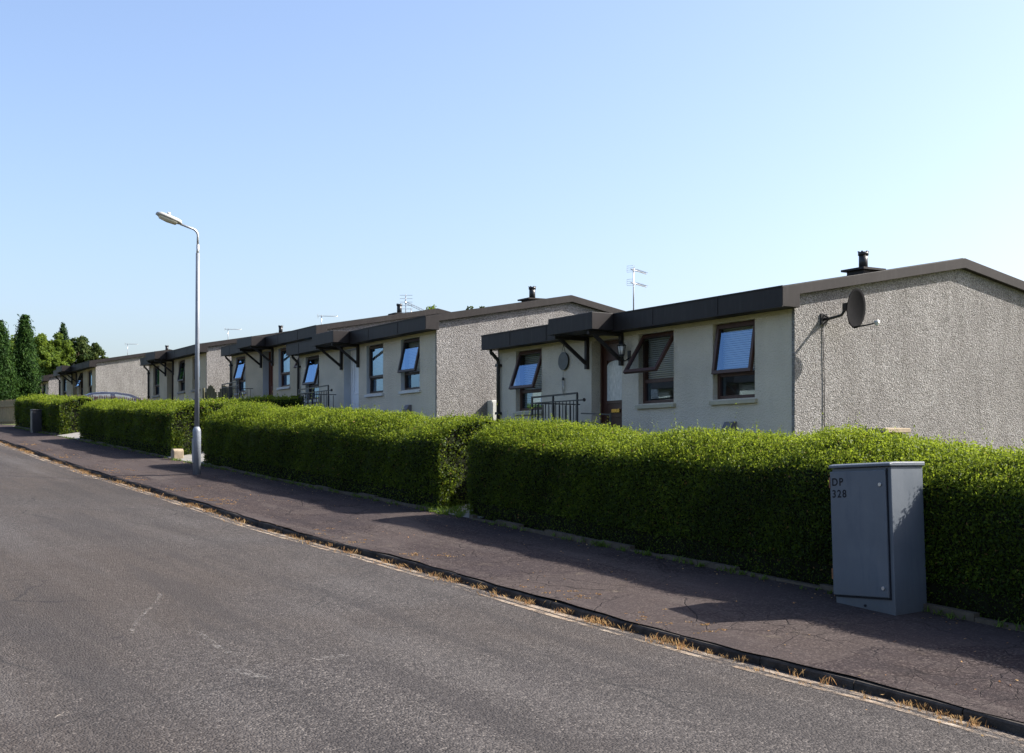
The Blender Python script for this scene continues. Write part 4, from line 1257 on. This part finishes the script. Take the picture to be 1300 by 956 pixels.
def tree_broad(px, D, ytop, rad, label, mat, seed=1, n=14000, leaf=.16, flat=.8, clumps=84, name='broadleaf_tree', group='trees beyond the houses', zb=3.0):
    r_ = np.random.default_rng(seed)
    X = (px-650)/F*D; zt = EYE+(HZ-ytop)/F*D; H = zt-zb
    root = empty(name, (X, D, zb), 0, label, 'tree', group)
    P = []; N = []; Rn = []; cen = []
    for i in range(clumps):
        v = r_.normal(0, 1, 3); v /= np.linalg.norm(v); rr = r_.uniform(.35, .95)
        c = np.array([v[0]*rad*rr, v[1]*rad*rr, H-rad*flat*1.12+v[2]*rad*flat*rr]); cen.append(c)
        cr = rad*r_.uniform(.10, .27); m_ = n//clumps
        w = r_.normal(0, 1, (m_, 3)); w /= np.linalg.norm(w, axis=1)[:, None]
        pts_ = c+w*cr*(r_.uniform(.35, 1.08, m_)**.6)[:, None]*np.array([1, 1, .8])
        P.append(pts_); N.append(w); Rn.append(np.clip(r_.uniform(.15, .85)+r_.normal(0, .16, m_), 0, 1))
    P = np.concatenate(P); 
    V, Q = leaves(P, np.concatenate(N), leaf, .6, .7)
    mesh_np('crown', V, Q, M[mat], np.concatenate(Rn), root)
    m = MB(); m.tube([(0, 0, -.3), (.05, 0, H*.35), (0, .05, H*.6)], [.2, .15, .09], 8)
    for c in cen[:22]: m.tube([(0, .03, H*.4), tuple((np.array([0, 0, H*.45])+c)/2+r_.normal(0, .1, 3)), tuple(c)], [.07, .04, .012], 5)
    m.build('trunk', M['bark'], root)
    return root
tree_conifer(31.5, 62, 402, .66, 'tallest dark columnar conifer, second from the left edge', 'conifer', seed=3, n=30000)
tree_conifer(0, 60, 410, .72, 'dark columnar conifer cut by the left edge of the picture', 'conifer', seed=4, n=26000)
tree_conifer(-36, 61, 400, .85, 'dark conifer outside the left edge, beside the cut-off one', 'conifer', seed=14, n=16000)
tree_conifer(80, 98, 411, 1.75, 'slim spruce with a pointed top rising between the bright tree and the row roofs', 'spruce', seed=5, n=16000, leaf=.2, shape='cone')
tree_broad(62, 88, 419, 1.8, 'bright yellow-green leafy tree behind the tall conifer', 'broad', 7, leaf=.2)
tree_broad(46, 84, 436, 1.7, 'low bright bush of a tree just right of the tall conifer', 'broad', 8, leaf=.2)
tree_broad(72, 80, 450, 1.15, 'lower bright green tree directly above the farthest bungalow roof', 'broad', 11, n=10000, leaf=.2)
tree_broad(104, 92, 426, 1.45, 'duller green tree with a ragged top right of the spruce', 'broad2', 9, n=8000, leaf=.2, clumps=70)
tree_broad(121, 92, 444, .95, 'sparse low tree at the right end of the far tree group', 'broad2', 10, n=3000, leaf=.2, clumps=40)
tree_broad(12, 95, 425, 1.8, 'pale green tree filling the gap between the two dark conifers', 'broad', 12, n=9000, leaf=.2)
def D_(px, q, t=None): pass
tree_broad(609, 40, 383.5, .55, 'leafy tree top just poking over the white-doored bungalow\'s ridge', 'broad2', 21, n=1300, leaf=.10, clumps=22, zb=2.3)
tree_broad(541, 44, 384, .6, 'thin twigs showing above the roof beside the lattice aerial', 'broad', 22, n=420, leaf=.11, clumps=26, zb=2.6)

# ------------------------------------------------------------------ world, sun, camera
w = bpy.data.worlds.new('World'); scene.world = w; w.use_nodes = True
nt = w.node_tree; bg = nt.nodes['Background']
sky = nt.nodes.new('ShaderNodeTexSky'); sky.sky_type = 'NISHITA'; sky.sun_disc = False
ldir = Vector((-1.176, -.174, -1.0)).normalized()
el = math.asin(-ldir.z); az = math.atan2(-ldir.x, -ldir.y)   # clockwise from +Y
sky.sun_elevation = el; sky.sun_rotation = az
sky.altitude = 60; sky.air_density = 1.0; sky.dust_density = 3.0; sky.ozone_density = 1.3
tint = nt.nodes.new('ShaderNodeMix'); tint.data_type = 'RGBA'; tint.blend_type = 'MULTIPLY'; tint.inputs[0].default_value = 1
tint.inputs[7].default_value = (.972, .985, 1.07, 1)
nt.links.new(sky.outputs[0], tint.inputs[6]); nt.links.new(tint.outputs[2], bg.inputs[0]); bg.inputs[1].default_value = .102
sl = bpy.data.lights.new('sun', 'SUN'); sl.energy = 5.0; sl.angle = R(.53); sl.color = (1, .95, .87)
so = bpy.data.objects.new('sun', sl); col.objects.link(so); so.rotation_euler = ldir.to_track_quat('-Z', 'Y').to_euler()
cam = bpy.data.cameras.new('camera'); co = bpy.data.objects.new('camera', cam); col.objects.link(co)
co.location = (0, 0, EYE); co.rotation_euler = (R(90), 0, 0)
cam.sensor_fit = 'HORIZONTAL'; cam.sensor_width = 36; cam.lens = F/1300*36; cam.shift_y = 100/1300; cam.clip_start = .1; cam.clip_end = 5000
scene.camera = co
scene.render.resolution_x = 1024; scene.render.resolution_y = 753
scene.view_settings.view_transform = 'Standard'; scene.view_settings.look = 'None'; scene.view_settings.gamma = 1
scene.view_settings.exposure = 1.34
